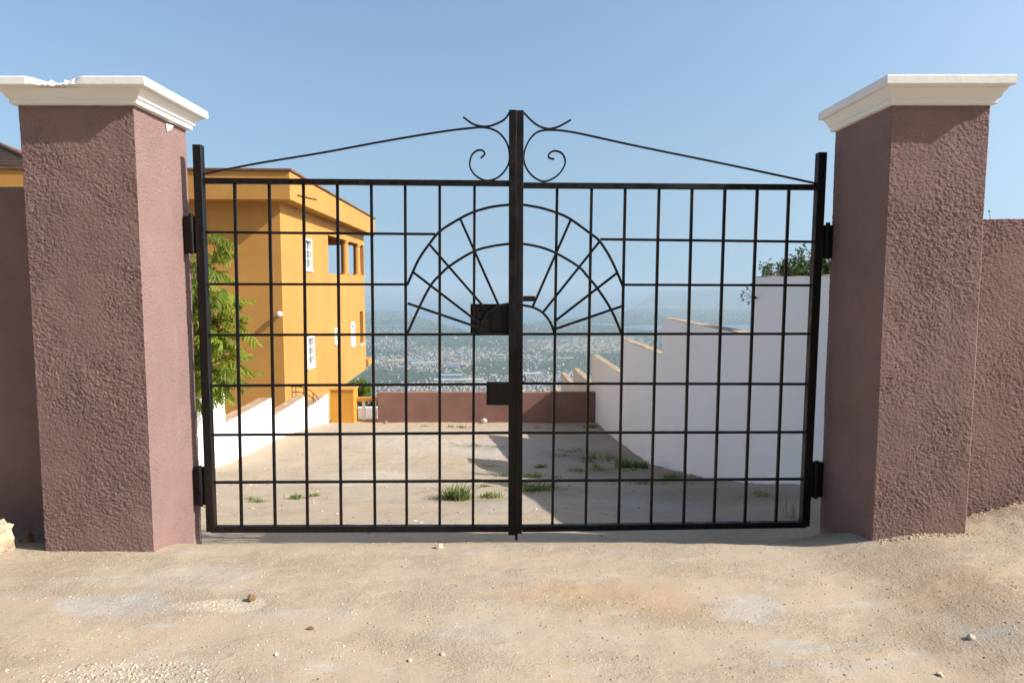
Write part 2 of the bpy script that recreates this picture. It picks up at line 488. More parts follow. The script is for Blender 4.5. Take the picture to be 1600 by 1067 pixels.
    nb = t.bump(mid, 0.3, 0.03, nb)
    return t.done(c, nb)
M_ground = m_ground()

def axis(segs):
    out = []
    for a, b, st in segs:
        n = max(1, int(round((b - a) / st)))
        out += list(np.linspace(a, b, n, endpoint=False))
    out.append(segs[-1][1])
    return np.array(out)
gx = axis([(-60, -10, 2.5), (-10, -4, 0.15), (-4, 4, 0.028), (4, 10, 0.15), (10, 60, 2.5)])
gy = axis([(-60, -4, 2.5), (-4, 2.0, 0.2), (2.0, 6.2, 0.026), (6.2, 12, 0.06), (12, 21.5, 0.12)])
GX, GY = np.meshgrid(gx, gy)
GZ = ground_fine(GX.ravel(), GY.ravel())
nx, ny = len(gx), len(gy)
idx = np.arange(nx * ny).reshape(ny, nx)
gf = np.stack([idx[:-1, :-1], idx[:-1, 1:], idx[1:, 1:], idx[1:, :-1]], -1).reshape(-1, 4)
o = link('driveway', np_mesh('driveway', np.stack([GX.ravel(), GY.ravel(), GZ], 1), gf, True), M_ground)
tag(o, kind='structure')

# unseen scrubby hill added behind the camera to cut skylight on the front faces
hx_ = np.linspace(-75, 75, 90); hy_ = np.linspace(-75, -5.5, 50)
HX, HY = np.meshgrid(hx_, hy_)
HZv = 0.2 + np.clip(-5.5 - HY, 0, None) * 0.62 + 1.2 * fbm(HX / 6, HY / 6, 1.0, 4) * sstep(-5.5, -12, HY) - 0.35
idx = np.arange(90 * 50).reshape(50, 90)
hf = np.stack([idx[:-1, :-1], idx[:-1, 1:], idx[1:, 1:], idx[1:, :-1]], -1).reshape(-1, 4)
def m_sky_blocking_hill():
    t = NT('sky_blocking_scrub', 0.95, 0.1)
    c = t.mix(t.rng(t.noise(0.5, 6, 0.65), 0.38, 0.62), (0.035, 0.055, 0.02), (0.10, 0.085, 0.045))
    return t.done(c, t.bump(t.noise(1.2, 6, 0.7), 0.8, 0.5))
tag(link('sky_blocking_hill', np_mesh('sky_blocking_hill', np.stack([HX.ravel(), HY.ravel(), HZv.ravel()], 1), hf, True), m_sky_blocking_hill()), kind='structure')

# ------------------------------------------------------------------ far land, sea, town
SEA = -301.5 + EYE
LAND = -300.0 + EYE
def to_uv(x, y, z):
    dz = z - EYE
    dep = y * cp - dz * sp
    return 800 + F * x / dep, 533.5 - F * (y * sp + dz * cp) / dep
_cu = np.array([-4000, 300, 570, 630, 655, 690, 740, 790, 815, 860, 900, 930, 975, 1000, 1040, 4000])
_cv = np.array([487, 486, 486.5, 488, 498, 509, 520, 517, 506, 503, 499, 494, 487, 474, 455, 455])
na, nr = 460, 420
azs = np.linspace(R(-72), R(72), na)
rad = np.geomspace(21.45, 17500, nr)
A_, R_ = np.meshgrid(azs, rad)
PX = R_ * np.sin(A_); PY = R_ * np.cos(A_)
# the near edge runs along the drive's far edge, so that the two sheets meet there
PY = np.where(R_ < 60, PY * (sstep(21.45, 60, R_)) + (1 - sstep(21.45, 60, R_)) * np.maximum(PY, 21.45), PY)
near_h = ground(PX * 0, np.minimum(PY, 40.0)) - 0.02 * 0
slope_h = np.where(PY < 30, np.interp(PY, [21.4, 24, 30], [-2.84, -3.5, -5.2]), -5.2 - 0.212 * (R_ - 30) - 0.00002 * (R_ - 30) ** 2 * 0)
relief = fbm(PX / 120.0, PY / 120.0, 1.0, 4)
slope_h = slope_h + relief * np.clip((R_ - 60) / 400.0, 0, 1) * 16
H = np.maximum(slope_h, LAND + 1.5 * fbm(PX / 400, PY / 400, 4.0, 3))
U, V = to_uv(PX, np.maximum(PY, 5), np.full_like(PX, LAND))
cn = 1.6 * fbm(PX / 1100, PY / 900, 3.0, 4) * np.clip((540 - V) / 60.0, 0.25, 1)
coast = np.interp(U, _cu, _cv) + cn * 0.7
water = V < coast
def zone(u, v, du, dv):
    return ((U - u) / du) ** 2 + ((V - v) / dv) ** 2 + 0.9 * fbm(PX / 350, PY / 350, 6.0, 3)
for zz in ((600, 509, 75, 1.6), (1008, 512, 36, 4.0), (1140, 513, 48, 6.0), (935, 507.5, 45, 1.3)):
    water |= zone(*zz) < 1.0
far_hill = np.interp(U, [940, 1000, 1060, 1120, 1180, 1300, 1600, 3000], [0, 90, 150, 205, 215, 230, 260, 300])
far_hill = far_hill * sstep(10500, 13500, R_) * (0.82 + 0.35 * fbm(PX / 1500, PY / 1500, 2.0, 4))
H = H + np.where(R_ > 10000, np.maximum(far_hill, 0), 0)
H = np.where(water & (R_ > 1800), SEA - 4.0, H)
idx = np.arange(na * nr).reshape(nr, na)
tf = np.stack([idx[:-1, :-1], idx[:-1, 1:], idx[1:, 1:], idx[1:, :-1]], -1).reshape(-1, 4)
me = np_mesh('hillside_and_plain', np.stack([PX.ravel(), PY.ravel(), H.ravel()], 1), tf, True)
# what grows or lies where: scrub, dry fields, bare earth, town ground
def blob(u, v, du, dv):
    return np.exp(-(((U - u) / du) ** 2 + ((V - v) / dv) ** 2))
town = 0.15 + 0.9 * blob(600, 536, 55, 9) + 0.85 * blob(660, 566, 110, 14) + 0.9 * blob(720, 553, 60, 8) + 1.0 * blob(690, 607, 140, 9) \
     + 0.9 * blob(835, 598, 50, 14) + 0.5 * blob(600, 518, 60, 5) + 0.7 * blob(590, 494, 55, 5) + 0.8 * blob(1060, 488, 120, 8) + 0.6 * blob(1130, 500, 70, 5) \
     + 0.5 * blob(840, 562, 40, 10) + 0.35 * blob(900, 585, 60, 12)
green = 0.9 * blob(612, 552, 40, 5) + 0.9 * blob(605, 590, 45, 10) + 1.0 * blob(720, 530, 100, 11) + 0.9 * blob(880, 572, 50, 9) + 0.8 * blob(940, 562, 50, 8) + 0.8 * blob(690, 590, 26, 7) \
     + 0.8 * blob(770, 572, 40, 7)
town = np.clip(town - 0.85 * green + 0.55 * fbm(PX / 260, PY / 260, 9.0, 4), 0, 1)
dry = np.clip(1.1 * blob(900, 540, 110, 13) + 0.6 * blob(960, 535, 60, 12) + 0.8 * blob(640, 545, 60, 3) + 0.8 * blob(735, 590, 42, 6) + 0.6 * blob(870, 507, 60, 3) + 0.5 * fbm(PX / 500, PY / 330, 11.0, 4), 0, 1)
n1 = fbm(PX / 90, PY / 70, 13.0, 4); n2 = fbm(PX / 30, PY / 30, 15.0, 3)
cg = np.array([0.034, 0.058, 0.026]); cg2 = np.array([0.075, 0.09, 0.04]); cd = np.array([0.30, 0.235, 0.16]); ct = np.array([0.24, 0.205, 0.165])
k = sstep(-0.35, 0.35, n1)[..., None]
C = cg * (1 - k) + cg2 * k
C = C + (cd - C) * sstep(0.35, 0.75, dry + 0.3 * n1)[..., None]
C = C + (ct - C) * (0.65 * sstep(0.25, 0.7, town + 0.25 * n2))[..., None]
shore = np.clip(0.95 * blob(595, 493, 85, 9) + 0.9 * blob(890, 503, 110, 5) + 0.7 * blob(1080, 490, 120, 12) + 0.35 * fbm(PX / 700, PY / 250, 21.0, 4), 0, 1)
C = C + (np.array([0.30, 0.27, 0.225]) - C) * (0.85 * shore)[..., None]
C = np.clip(C * (1 + 0.25 * n2[..., None]), 0.01, 0.6)
ca = me.color_attributes.new('cover', 'FLOAT_COLOR', 'POINT')
ca.data.foreach_set('color', np.concatenate([C.reshape(-1, 3), np.ones((na * nr, 1))], 1).astype(np.float32).ravel())
def m_land():
    t = NT('land_cover', 0.95, 0.1)
    c = t.attr('cover')
    n = t.noise(0.05, 6, 0.7)
    n2 = t.noise(0.012, 6, 0.7)
    c = t.mix(t.rng(n, 0.35, 0.7, 0.0, 0.55), c, (0.03, 0.05, 0.02))
    c = t.mix(t.rng(n2, 0.56, 0.75, 0.0, 0.4), c, (0.26, 0.21, 0.15))
    return t.done(c)
o = link('hillside_and_plain', me, m_land()); tag(o, kind='structure')

def m_sea():
    t = NT('sea_water', 0.28, 0.5)
    c = t.mix(t.rng(t.noise(0.0006, 4, co=t.map((1, 2.5, 1))), 0.35, 0.7), (0.045, 0.10, 0.13), (0.06, 0.125, 0.15))
    nb = t.bump(t.noise(0.06, 4), 0.25, 1.0)
    return t.done(c, nb)
SX, SY0, SY1 = 38000, 700, 42000
b = MB(); b.add([(-SX, SY0, SEA), (SX, SY0, SEA), (SX, SY1, SEA), (-SX, SY1, SEA)], [(0, 1, 2, 3)])
tag(b.build('sea', m_sea()), kind='structure')

# houses of the town and scrub trees: too many and too small to count
def interp_grid(fld, x, y):
    a = np.arctan2(x, y); r = np.hypot(x, y)
    i = np.clip((a - azs[0]) / (azs[1] - azs[0]), 0, na - 1.001); j = np.clip(np.log(r / rad[0]) / np.log(rad[-1] / rad[0]) * (nr - 1), 0, nr - 1.001)
    i0, j0 = i.astype(int), j.astype(int)
    return fld[j0, i0]
def scatter(n, r0, r1, a0, a1, pw=1.0):
    r = r0 + (r1 - r0) * rng.random(n) ** pw
    a = a0 + (a1 - a0) * rng.random(n)
    return r * np.sin(a), r * np.cos(a)
def m_attr(name, rough=0.85):
    t = NT(name, rough, 0.2); return t.done(t.attr('tone'))
M_town = m_attr('town_house_paint'); M_scrub = m_attr('scrub_leaves', 0.95)
def add_tone(me, per_face_cols):
    n = len(me.polygons)
    tot = np.zeros(n, np.int32); me.polygons.foreach_get('loop_total', tot)
    cc = np.repeat(np.concatenate([per_face_cols, np.ones((n, 1))], 1), tot, axis=0)
    a = me.color_attributes.new('tone', 'FLOAT_COLOR', 'CORNER'); a.data.foreach_set('color', cc.astype(np.float32).ravel())
WALLS = 0.47 * np.array([[.62, .58, .50], [.68, .66, .62], [.55, .47, .36], [.60, .52, .38], [.48, .44, .40], [.58, .40, .28], [.66, .60, .45]])
ROOFS = 0.45 * np.array([[.62, .61, .59], [.50, .48, .45], [.34, .33, .33], [.40, .22, .15], [.55, .50, .42], [.30, .36, .42], [.70, .69, .66], [.45, .40, .34]])
def houses_mesh(name, x, y, z, w, d, h, rot, rh, walls, roofs):
    n = len(x)
    c, s = np.cos(rot), np.sin(rot)
    base = np.array([(-1,-1,0),(1,-1,0),(1,1,0),(-1,1,0),(-1,-1,1),(1,-1,1),(1,1,1),(-1,1,1)], float)
    V_ = np.zeros((n, 10, 3))
    for i, (bx, by, bz) in enumerate(base):
        e = 1.0
        lx, ly = bx * w / 2, by * d / 2
        V_[:, i] = np.stack([x + lx * c - ly * s, y + lx * s + ly * c, z - 3 + bz * (h + 3)], 1)
    for i, sgn in ((8, -1), (9, 1)):
        lx = sgn * w * 0.28
        V_[:, i] = np.stack([x + lx * c, y + lx * s, z + h + rh], 1)
    quads = np.array([(0,1,5,4),(1,2,6,5),(2,3,7,6),(3,0,4,7),(4,5,9,8),(6,7,8,9),(5,6,9,9),(7,4,8,8)])
    quads_t = []
    tri = []
    for q in quads:
        tri.append((q[0], q[1], q[2]))
        if q[3] != q[2]: tri.append((q[0], q[2], q[3]))
    tri = np.array(tri)
    isroof = np.array([False] * 8 + [True] * (len(tri) - 8))
    Fc = (tri[None] + (np.arange(n) * 10)[:, None, None]).reshape(-1, 3)
    me = np_mesh(name, V_.reshape(-1, 3), Fc)
    colr = np.where(isroof[None, :, None], roofs[:, None, :], walls[:, None, :]).reshape(-1, 3)
    add_tone(me, colr)
    return me
x, y = scatter(90000, 1350, 9500, R(-15), R(21), 1.25)
td = interp_grid(town, x, y); hz = interp_grid(H, x, y)
keep = (rng.random(len(x)) < np.clip(td * 0.72 - 0.06, 0.03, 1)) & (hz > SEA + 0.3)
x, y, hz = x[keep][:23000], y[keep][:23000], hz[keep][:23000]
n = len(x)
dist_f = np.clip(np.hypot(x, y) / 3500, 0.85, 1.7)
w = rng.uniform(5, 9.5, n) * dist_f; d = rng.uniform(4, 7, n) * dist_f; h = rng.choice([3.2, 3.4, 6.2], n, p=[.5, .3, .2])
big = rng.random(n) < 0.03
w = np.where(big, w * 2.6, w); d = np.where(big, d * 1.8, d)
me = houses_mesh('distant_town', x, y, hz, w, d, h, rng.uniform(-0.5, 0.5, n) + 0.2, rng.choice([0.15, 1.2, 1.8], n), WALLS[rng.integers(0, len(WALLS), n)], ROOFS[rng.integers(0, len(ROOFS), n)])
o = link('distant_town', me, M_town)
tag(o, 'hazy town of countless tiny pale houses on the plain below', 'town', kind='stuff')

# scrub and tree clumps on the plain
x, y = scatter(75000, 420, 8000, R(-16), R(22), 1.5)
td = interp_grid(town, x, y); dr = interp_grid(dry, x, y); hz = interp_grid(H, x, y)
keep = (rng.random(len(x)) < np.clip(0.8 - 0.5 * dr - 0.05 * td, 0.03, 1)) & (hz > SEA + 0.3)
x, y, hz = x[keep][:48000], y[keep][:48000], hz[keep][:48000]
n = len(x)
ov = np.array([(0,0,1),(1,0,.1),(.3,.95,.1),(-.8,.6,.1),(-.8,-.6,.1),(.3,-.95,.1),(0,0,-.5)], float)
ot = np.array([(0,1,2),(0,2,3),(0,3,4),(0,4,5),(0,5,1)])
sz = rng.uniform(2.5, 6.5, n)  * np.clip(np.hypot(x, y) / 3000, 0.7, 1.9)
Vv = ov[None] * sz[:, None, None] * rng.uniform(0.7, 1.3, (n, 7, 1)) * np.array([1.1, 1.1, 0.8])
Vv[..., 0] += x[:, None]; Vv[..., 1] += y[:, None]; Vv[..., 2] += (hz + sz * 0.25)[:, None]
me = np_mesh('distant_scrub', Vv.reshape(-1, 3), (ot[None] + (np.arange(n) * 7)[:, None, None]).reshape(-1, 3))
gc = np.array([[.03, .055, .02], [.05, .075, .03], [.07, .085, .035], [.025, .045, .022]])[rng.integers(0, 4, n)]
add_tone(me, np.repeat(gc, len(ot), axis=0))
tag(link('distant_scrub', me, M_scrub), 'green scrub and tree clumps spread over the plain', 'scrub', kind='stuff')

# the big sheds that show singly in the town
def plain_pt(u, v):
    d_ = ray(u, v); t_ = (LAND - EYE) / d_.z
    return d_.x * t_, d_.y * t_
SHEDS = [
    (717, 596.5, 150, 26, 7, (.70,.69,.66), 0.02, 'long white shed roof in the town just above the brown end wall'),
    (662, 569.5, 95, 20, 7, (.66,.60,.48), 0.35, 'long cream shed standing left of the middle of the far town'),
    (718, 573.0, 60, 30, 9, (.62,.42,.28), -0.25, 'orange toned large building beside a blue roof in the far town'),
    (707, 575.5, 46, 30, 7, (.24,.34,.46), -0.1, 'blue roofed shed beside the orange building in the far town'),
    (644, 569.0, 40, 30, 16, (.40,.46,.52), 0.2, 'blue grey block left of the long cream shed in far town'),
    (620, 566.5, 70, 24, 8, (.70,.58,.34), 0.15, 'yellowish building row near the orange house edge in far town'),
    (704, 588.5, 70, 40, 6, (.46,.54,.60), 0.05, 'pale blue grey warehouse roof behind the long white shed'),
    (829, 544.0, 26, 22, 34, (.60,.54,.44), 0.0, 'lone pale tower block rising from scrub right of gate posts'),
    (826, 586.5, 70, 28, 7, (.74,.73,.70), 0.1, 'bright white shed just right of the gate posts in town'),
    (745, 600.5, 60, 22, 7, (.60,.55,.46), -0.15, 'beige shed right of the long white shed in far town'),
    (878, 561.5, 90, 26, 6, (.60,.50,.40), 0.05, 'tan low shed in green scrub on right of far town'),
    (782, 558.0, 40, 26, 9, (.68,.52,.32), 0.0, 'ochre building against scrub just left of the gate posts'),
]
for (u, v, ww, dd, hh, rc, rz, lab) in SHEDS:
    px, py = plain_pt(u, v)
    hz1 = max(float(interp_grid(H, np.array([px]), np.array([py]))[0]), LAND)
    e = empty('distant_shed', (px, py, hz1), lab, 'building')
    e.rotation_euler.z = rz
    b = MB(); b.box((-ww/2, -dd/2, -2), (ww/2, dd/2, hh))
    wl = b.mesh('wall')
    link('wall', wl, m_plain('shed_wall', tuple(q * 0.45 for q in rc), 0.85, 0.2, 0.05, 0.05), e, False)
    b = MB(); b.add([(-ww/2-1,-dd/2-1,hh+.02),(ww/2+1,-dd/2-1,hh+.02),(ww/2+1,dd/2+1,hh+.02),(-ww/2-1,dd/2+1,hh+.02),(-ww/2-1,0,hh+3),(ww/2+1,0,hh+3)],
                    [(0,1,5,4),(2,3,4,5),(1,2,5),(3,0,4),(3,2,1,0)])
    link('roof', b.mesh('roof'), m_plain('shed_roof', tuple(q * 0.52 for q in rc), 0.6, 0.3, 0.08, 0.05), e, False)

# ------------------------------------------------------------------ haze
hzb = MB(); hzb.box((-43000, -90, SEA - 6), (43000, 46000, 48.0))
hm = bpy.data.materials.new('haze_air'); hm.use_nodes = True
hn = hm.node_tree.nodes; hn.remove(hn['Principled BSDF'])
pv = hn.new('ShaderNodeVolumePrincipled')
pv.inputs['Color'].default_value = (0.49, 0.625, 0.735, 1)
pv.inputs['Density'].default_value = 1.5e-4
pv.inputs['Anisotropy'].default_value = 0.0
hm.node_tree.links.new(pv.outputs[0], hn['Material Output'].inputs['Volume'])
tag(hzb.build('haze', hm), 'pale blue haze lying over the plain and the sea', 'haze', kind='stuff')

# ------------------------------------------------------------------ stucco solids
def stucco_box(name, x0, x1, y0, y1, z0, z1, step, amp, mat, parent, f=46.0, wob=0.004):
    ax = np.linspace(x0, x1, max(2, int((x1 - x0) / step)) + 1)
    ay = np.linspace(y0, y1, max(2, int((y1 - y0) / step)) + 1)
    az = np.linspace(z0, z1, max(2, int((z1 - z0) / step)) + 1)
    I, J, K = len(ax), len(ay), len(az)
    vid = {}
    P = []; N = []; Fq = []
    def grid(a, b, fn, nrm, flip):
        ia, ib = np.meshgrid(np.arange(a), np.arange(b), indexing='ij')
        key = fn(ia, ib)                       # three index arrays
        kk = (key[0] * J + key[1]) * K + key[2]
        return kk, nrm, flip
    faces = []
    zero = lambda q: np.zeros_like(q)
    faces.append(grid(I, K, lambda a, b: (a, zero(a), b), (0, -1, 0), False))
    faces.append(grid(I, K, lambda a, b: (a, zero(a) + J - 1, b), (0, 1, 0), True))
    faces.append(grid(J, K, lambda a, b: (zero(a), a, b), (-1, 0, 0), True))
    faces.append(grid(J, K, lambda a, b: (zero(a) + I - 1, a, b), (1, 0, 0), False))
    faces.append(grid(I, J, lambda a, b: (a, b, zero(a) + K - 1), (0, 0, 1), False))
    allk = np.concatenate([g[0].ravel() for g in faces])
    uq, inv = np.unique(allk, return_inverse=True)
    kx = uq // (J * K); ky = (uq // K) % J; kz = uq % K
    P = np.stack([ax[kx], ay[ky], az[kz]], 1)
    N = np.zeros_like(P); off = 0; quads = []
    for kk, nrm, flip in faces:
        m = kk.size
        loc = inv[off:off + m].reshape(kk.shape); off += m
        np.add.at(N, loc.ravel(), np.array(nrm, float))
        q = np.stack([loc[:-1, :-1], loc[1:, :-1], loc[1:, 1:], loc[:-1, 1:]], -1).reshape(-1, 4)
        quads.append(q[:, ::-1] if flip else q)
    N /= np.linalg.norm(N, axis=1)[:, None]
    x, y, z = P.T
    # trowel creases: elongated, broken valleys in a few directions that take turns across the wall
    q1 = x + y; q2 = x - y
    hgt = 0; wsum = 0
    for i, (an, bias) in enumerate(((-38, .25), (-8, .3), (24, .1), (72, -.15))):
        ca_, sa_ = math.cos(R(an)), math.sin(R(an))
        hx = q1 * ca_ - z * sa_ * -1; hz_ = -q1 * sa_ + z * ca_
        wgt = sstep(-0.35, 0.45, pnoise(q1 * 4 + 13 * i, q2 * 4, z * 4 - 7 * i) + bias) + 0.02
        n_ = pnoise(hx * f * 0.8 + 5 * i, hz_ * f * 2.3 + 3 * i, q2 * f * 0.6) + 0.25 * pnoise(hx * f * 2, hz_ * f * 3, q2 * f)
        br = sstep(-0.25, 0.2, pnoise(hx * f * 0.5 + 31, hz_ * f * 1.1, q2 * f * 0.4 + i))
        hgt = hgt + wgt * (-1.25 * np.exp(-(n_ / 0.13) ** 2) * br + 0.45 * n_); wsum = wsum + wgt
    hgt = hgt / wsum + 0.28 * pnoise(x * f * 2.6, y * f * 2.6, z * f * 2.6)
    patchy = 0.65 + 0.6 * sstep(-0.4, 0.4, pnoise(x * 2.3, y * 2.3, z * 2.3 + 5))
    disp = amp * hgt * patchy + wob * pnoise(x * 1.7, y * 1.7, z * 1.7 + 11) + 0.6 * wob * pnoise(x * 7, y * 7, z * 7)
    P = P + N * disp[:, None]
    return link(name, np_mesh(name, P, np.concatenate(quads), True), mat, parent)

def cap_mesh(x0, x1, y0, y1, zt, ox, oy, prof, chip=None, seed=0):
    """moulded cap swept round the shaft; prof = [(fraction of the overhang, height)]"""
    segs = 70
    rings = []
    for fr, h in prof:
        L = []
        ax0, ax1, ay0, ay1 = x0 - ox * fr, x1 + ox * fr, y0 - oy * fr, y1 + oy * fr
        cs = [(ax0, ay0), (ax1, ay0), (ax1, ay1), (ax0, ay1)]
        for i in range(4):
            a, b = cs[i], cs[(i + 1) % 4]
            for k in range(segs):
                t = k / segs
                L.append((a[0] + (b[0] - a[0]) * t, a[1] + (b[1] - a[1]) * t, zt + h))
        rings.append(np.array(L))
    n = 4 * segs
    P = np.concatenate(rings)
    x, y, z = P.T
    nz = 0.0012 * fbm(x * 14 + seed, y * 14, z * 60, 3)
    P = P + np.stack([nz * np.sign(x - (x0 + x1) / 2), nz * np.sign(y - (y0 + y1) / 2), nz], 1)
    if chip:
        xa, xb, dz, dy = chip
        m = (P[:, 1] < y0 + oy * 2.4) & (P[:, 2] > zt + prof[-1][1] - 0.06) & (P[:, 0] > x0 - 0.06) & (P[:, 0] < x1)
        fall = sstep(y0 + oy * 2.3, y0 - oy * 0.2, P[:, 1])
        e = sstep(xa, xa + 0.17, P[:, 0]) * sstep(xb, xb - 0.20, P[:, 0]) ** 0.7
        rgd = 0.75 + 0.6 * pnoise(P[:, 0] * 45, P[:, 1] * 0, 3.0) + 0.4 * pnoise(P[:, 0] * 110, P[:, 1] * 0, 9.0)
        topm = (P[:, 2] > zt + prof[-1][1] - 0.016)
        P[:, 2] -= np.where(m & topm, dz * e * rgd * fall, np.where(m, 0.25 * dz * e * (rgd - 0.8), 0))
        P[:, 1] += np.where(m & (P[:, 1] < y0 - oy * 0.5), dy * e * rgd * np.where(topm, 1.0, 0.35), 0)
    Fq = []
    for r in range(len(rings) - 1):
        for k in range(n):
            a = r * n + k; b = r * n + (k + 1) % n
            Fq.append((a, b, b + n, a + n))
    me = bpy.data.meshes.new('cap')
    top = tuple(range((len(rings) - 1) * n, len(rings) * n))
    bot = tuple(reversed(range(n)))
    me.from_pydata([tuple(p) for p in P], [], Fq + [top, bot])
    me.update()
    return me
PROF = [(0.0, -0.004), (0.28, 0.0), (0.30, 0.004), (0.30, 0.026), (0.40, 0.030), (0.44, 0.040), (0.52, 0.055), (0.66, 0.070), (0.70, 0.076), (0.70, 0.083),
        (0.97, 0.085), (1.0, 0.090), (1.0, 0.128), (0.96, 0.134), (0.80, 0.1345), (0.3, 0.138), (-0.5, 0.139), (-1.3, 0.140), (-2.2, 0.141)]
ZT = at(213, 164, 3.96).z
L0, L1, LY0, LY1 = -2.79, -2.14, 3.96, 4.58
p = empty('gate_pillar', ((L0 + L1) / 2, (LY0 + LY1) / 2, -0.2), 'brown stucco gate pillar whose white cap has a chipped front edge', 'pillar', 'pillars of the driveway gate')
stucco_box('shaft', L0, L1, LY0, LY1, -0.5, ZT, 0.0041, 0.0047, M_brown, p)
link('cap', cap_mesh(L0, L1, LY0, LY1, ZT, 0.112, 0.088, PROF, (-2.70, -2.37, 0.052, 0.06)), M_cap, p)
b = MB(); c0 = Vector((L1 + 0.004, 4.36, ZT - 0.035))
b.add([c0 + Vector(q) for q in ((0,-.045,.012),(0,.045,.02),(0,.02,-.012),(0,-.035,-.035),(.008,-.03,.01),(.008,.03,.012),(.008,.0,-.01),(.008,-.03,-.02))],
      [(0,1,2,3),(4,7,6,5),(0,4,5,1),(1,5,6,2),(2,6,7,3),(3,7,4,0)])
b.build('plaster_drip', M_cap, p)
Q0, Q1, QY0, QY1 = 2.15, 2.705, 3.96, 4.64
p = empty('gate_pillar', ((Q0 + Q1) / 2, (QY0 + QY1) / 2, -0.2), 'brown stucco gate pillar with an unbroken white cap, its gate side in shade', 'pillar', 'pillars of the driveway gate')
stucco_box('shaft', Q0, Q1, QY0, QY1, -0.5, ZT, 0.0041, 0.0047, M_brown, p)
link('cap', cap_mesh(Q0, Q1, QY0, QY1, ZT, 0.08, 0.088, [(a, h * 1.06) for a, h in PROF], None, 5), M_cap, p)

# boundary walls on either side of the pillars
zl = at(20, 292, 4.32).z
o = stucco_box('boundary_wall', -6.5, L0 - 0.004, 4.32, 4.54, -0.6, zl, 0.014, 0.003, M_brown, None, 20)
tag(o, 'dark shaded brown stucco wall running off beside the chipped pillar', 'wall', 'brown boundary walls beside the gate')
zr = at(1570, 342, 4.36).z
o = stucco_box('boundary_wall', Q1 + 0.006, 3.75, 4.36, 4.58, -0.6, zr, 0.0046, 0.0047, M_brown, None, 46)
b = MB(); b.box((3.752, 4.363, -0.6), (7.5, 4.577, zr - 0.004))
tag(o, 'sunlit brown stucco wall running off beside the pillar with unbroken cap', 'wall', 'brown boundary walls beside the gate')
w2 = b.mesh('wall_run'); link('wall_run', w2, M_brown, o)

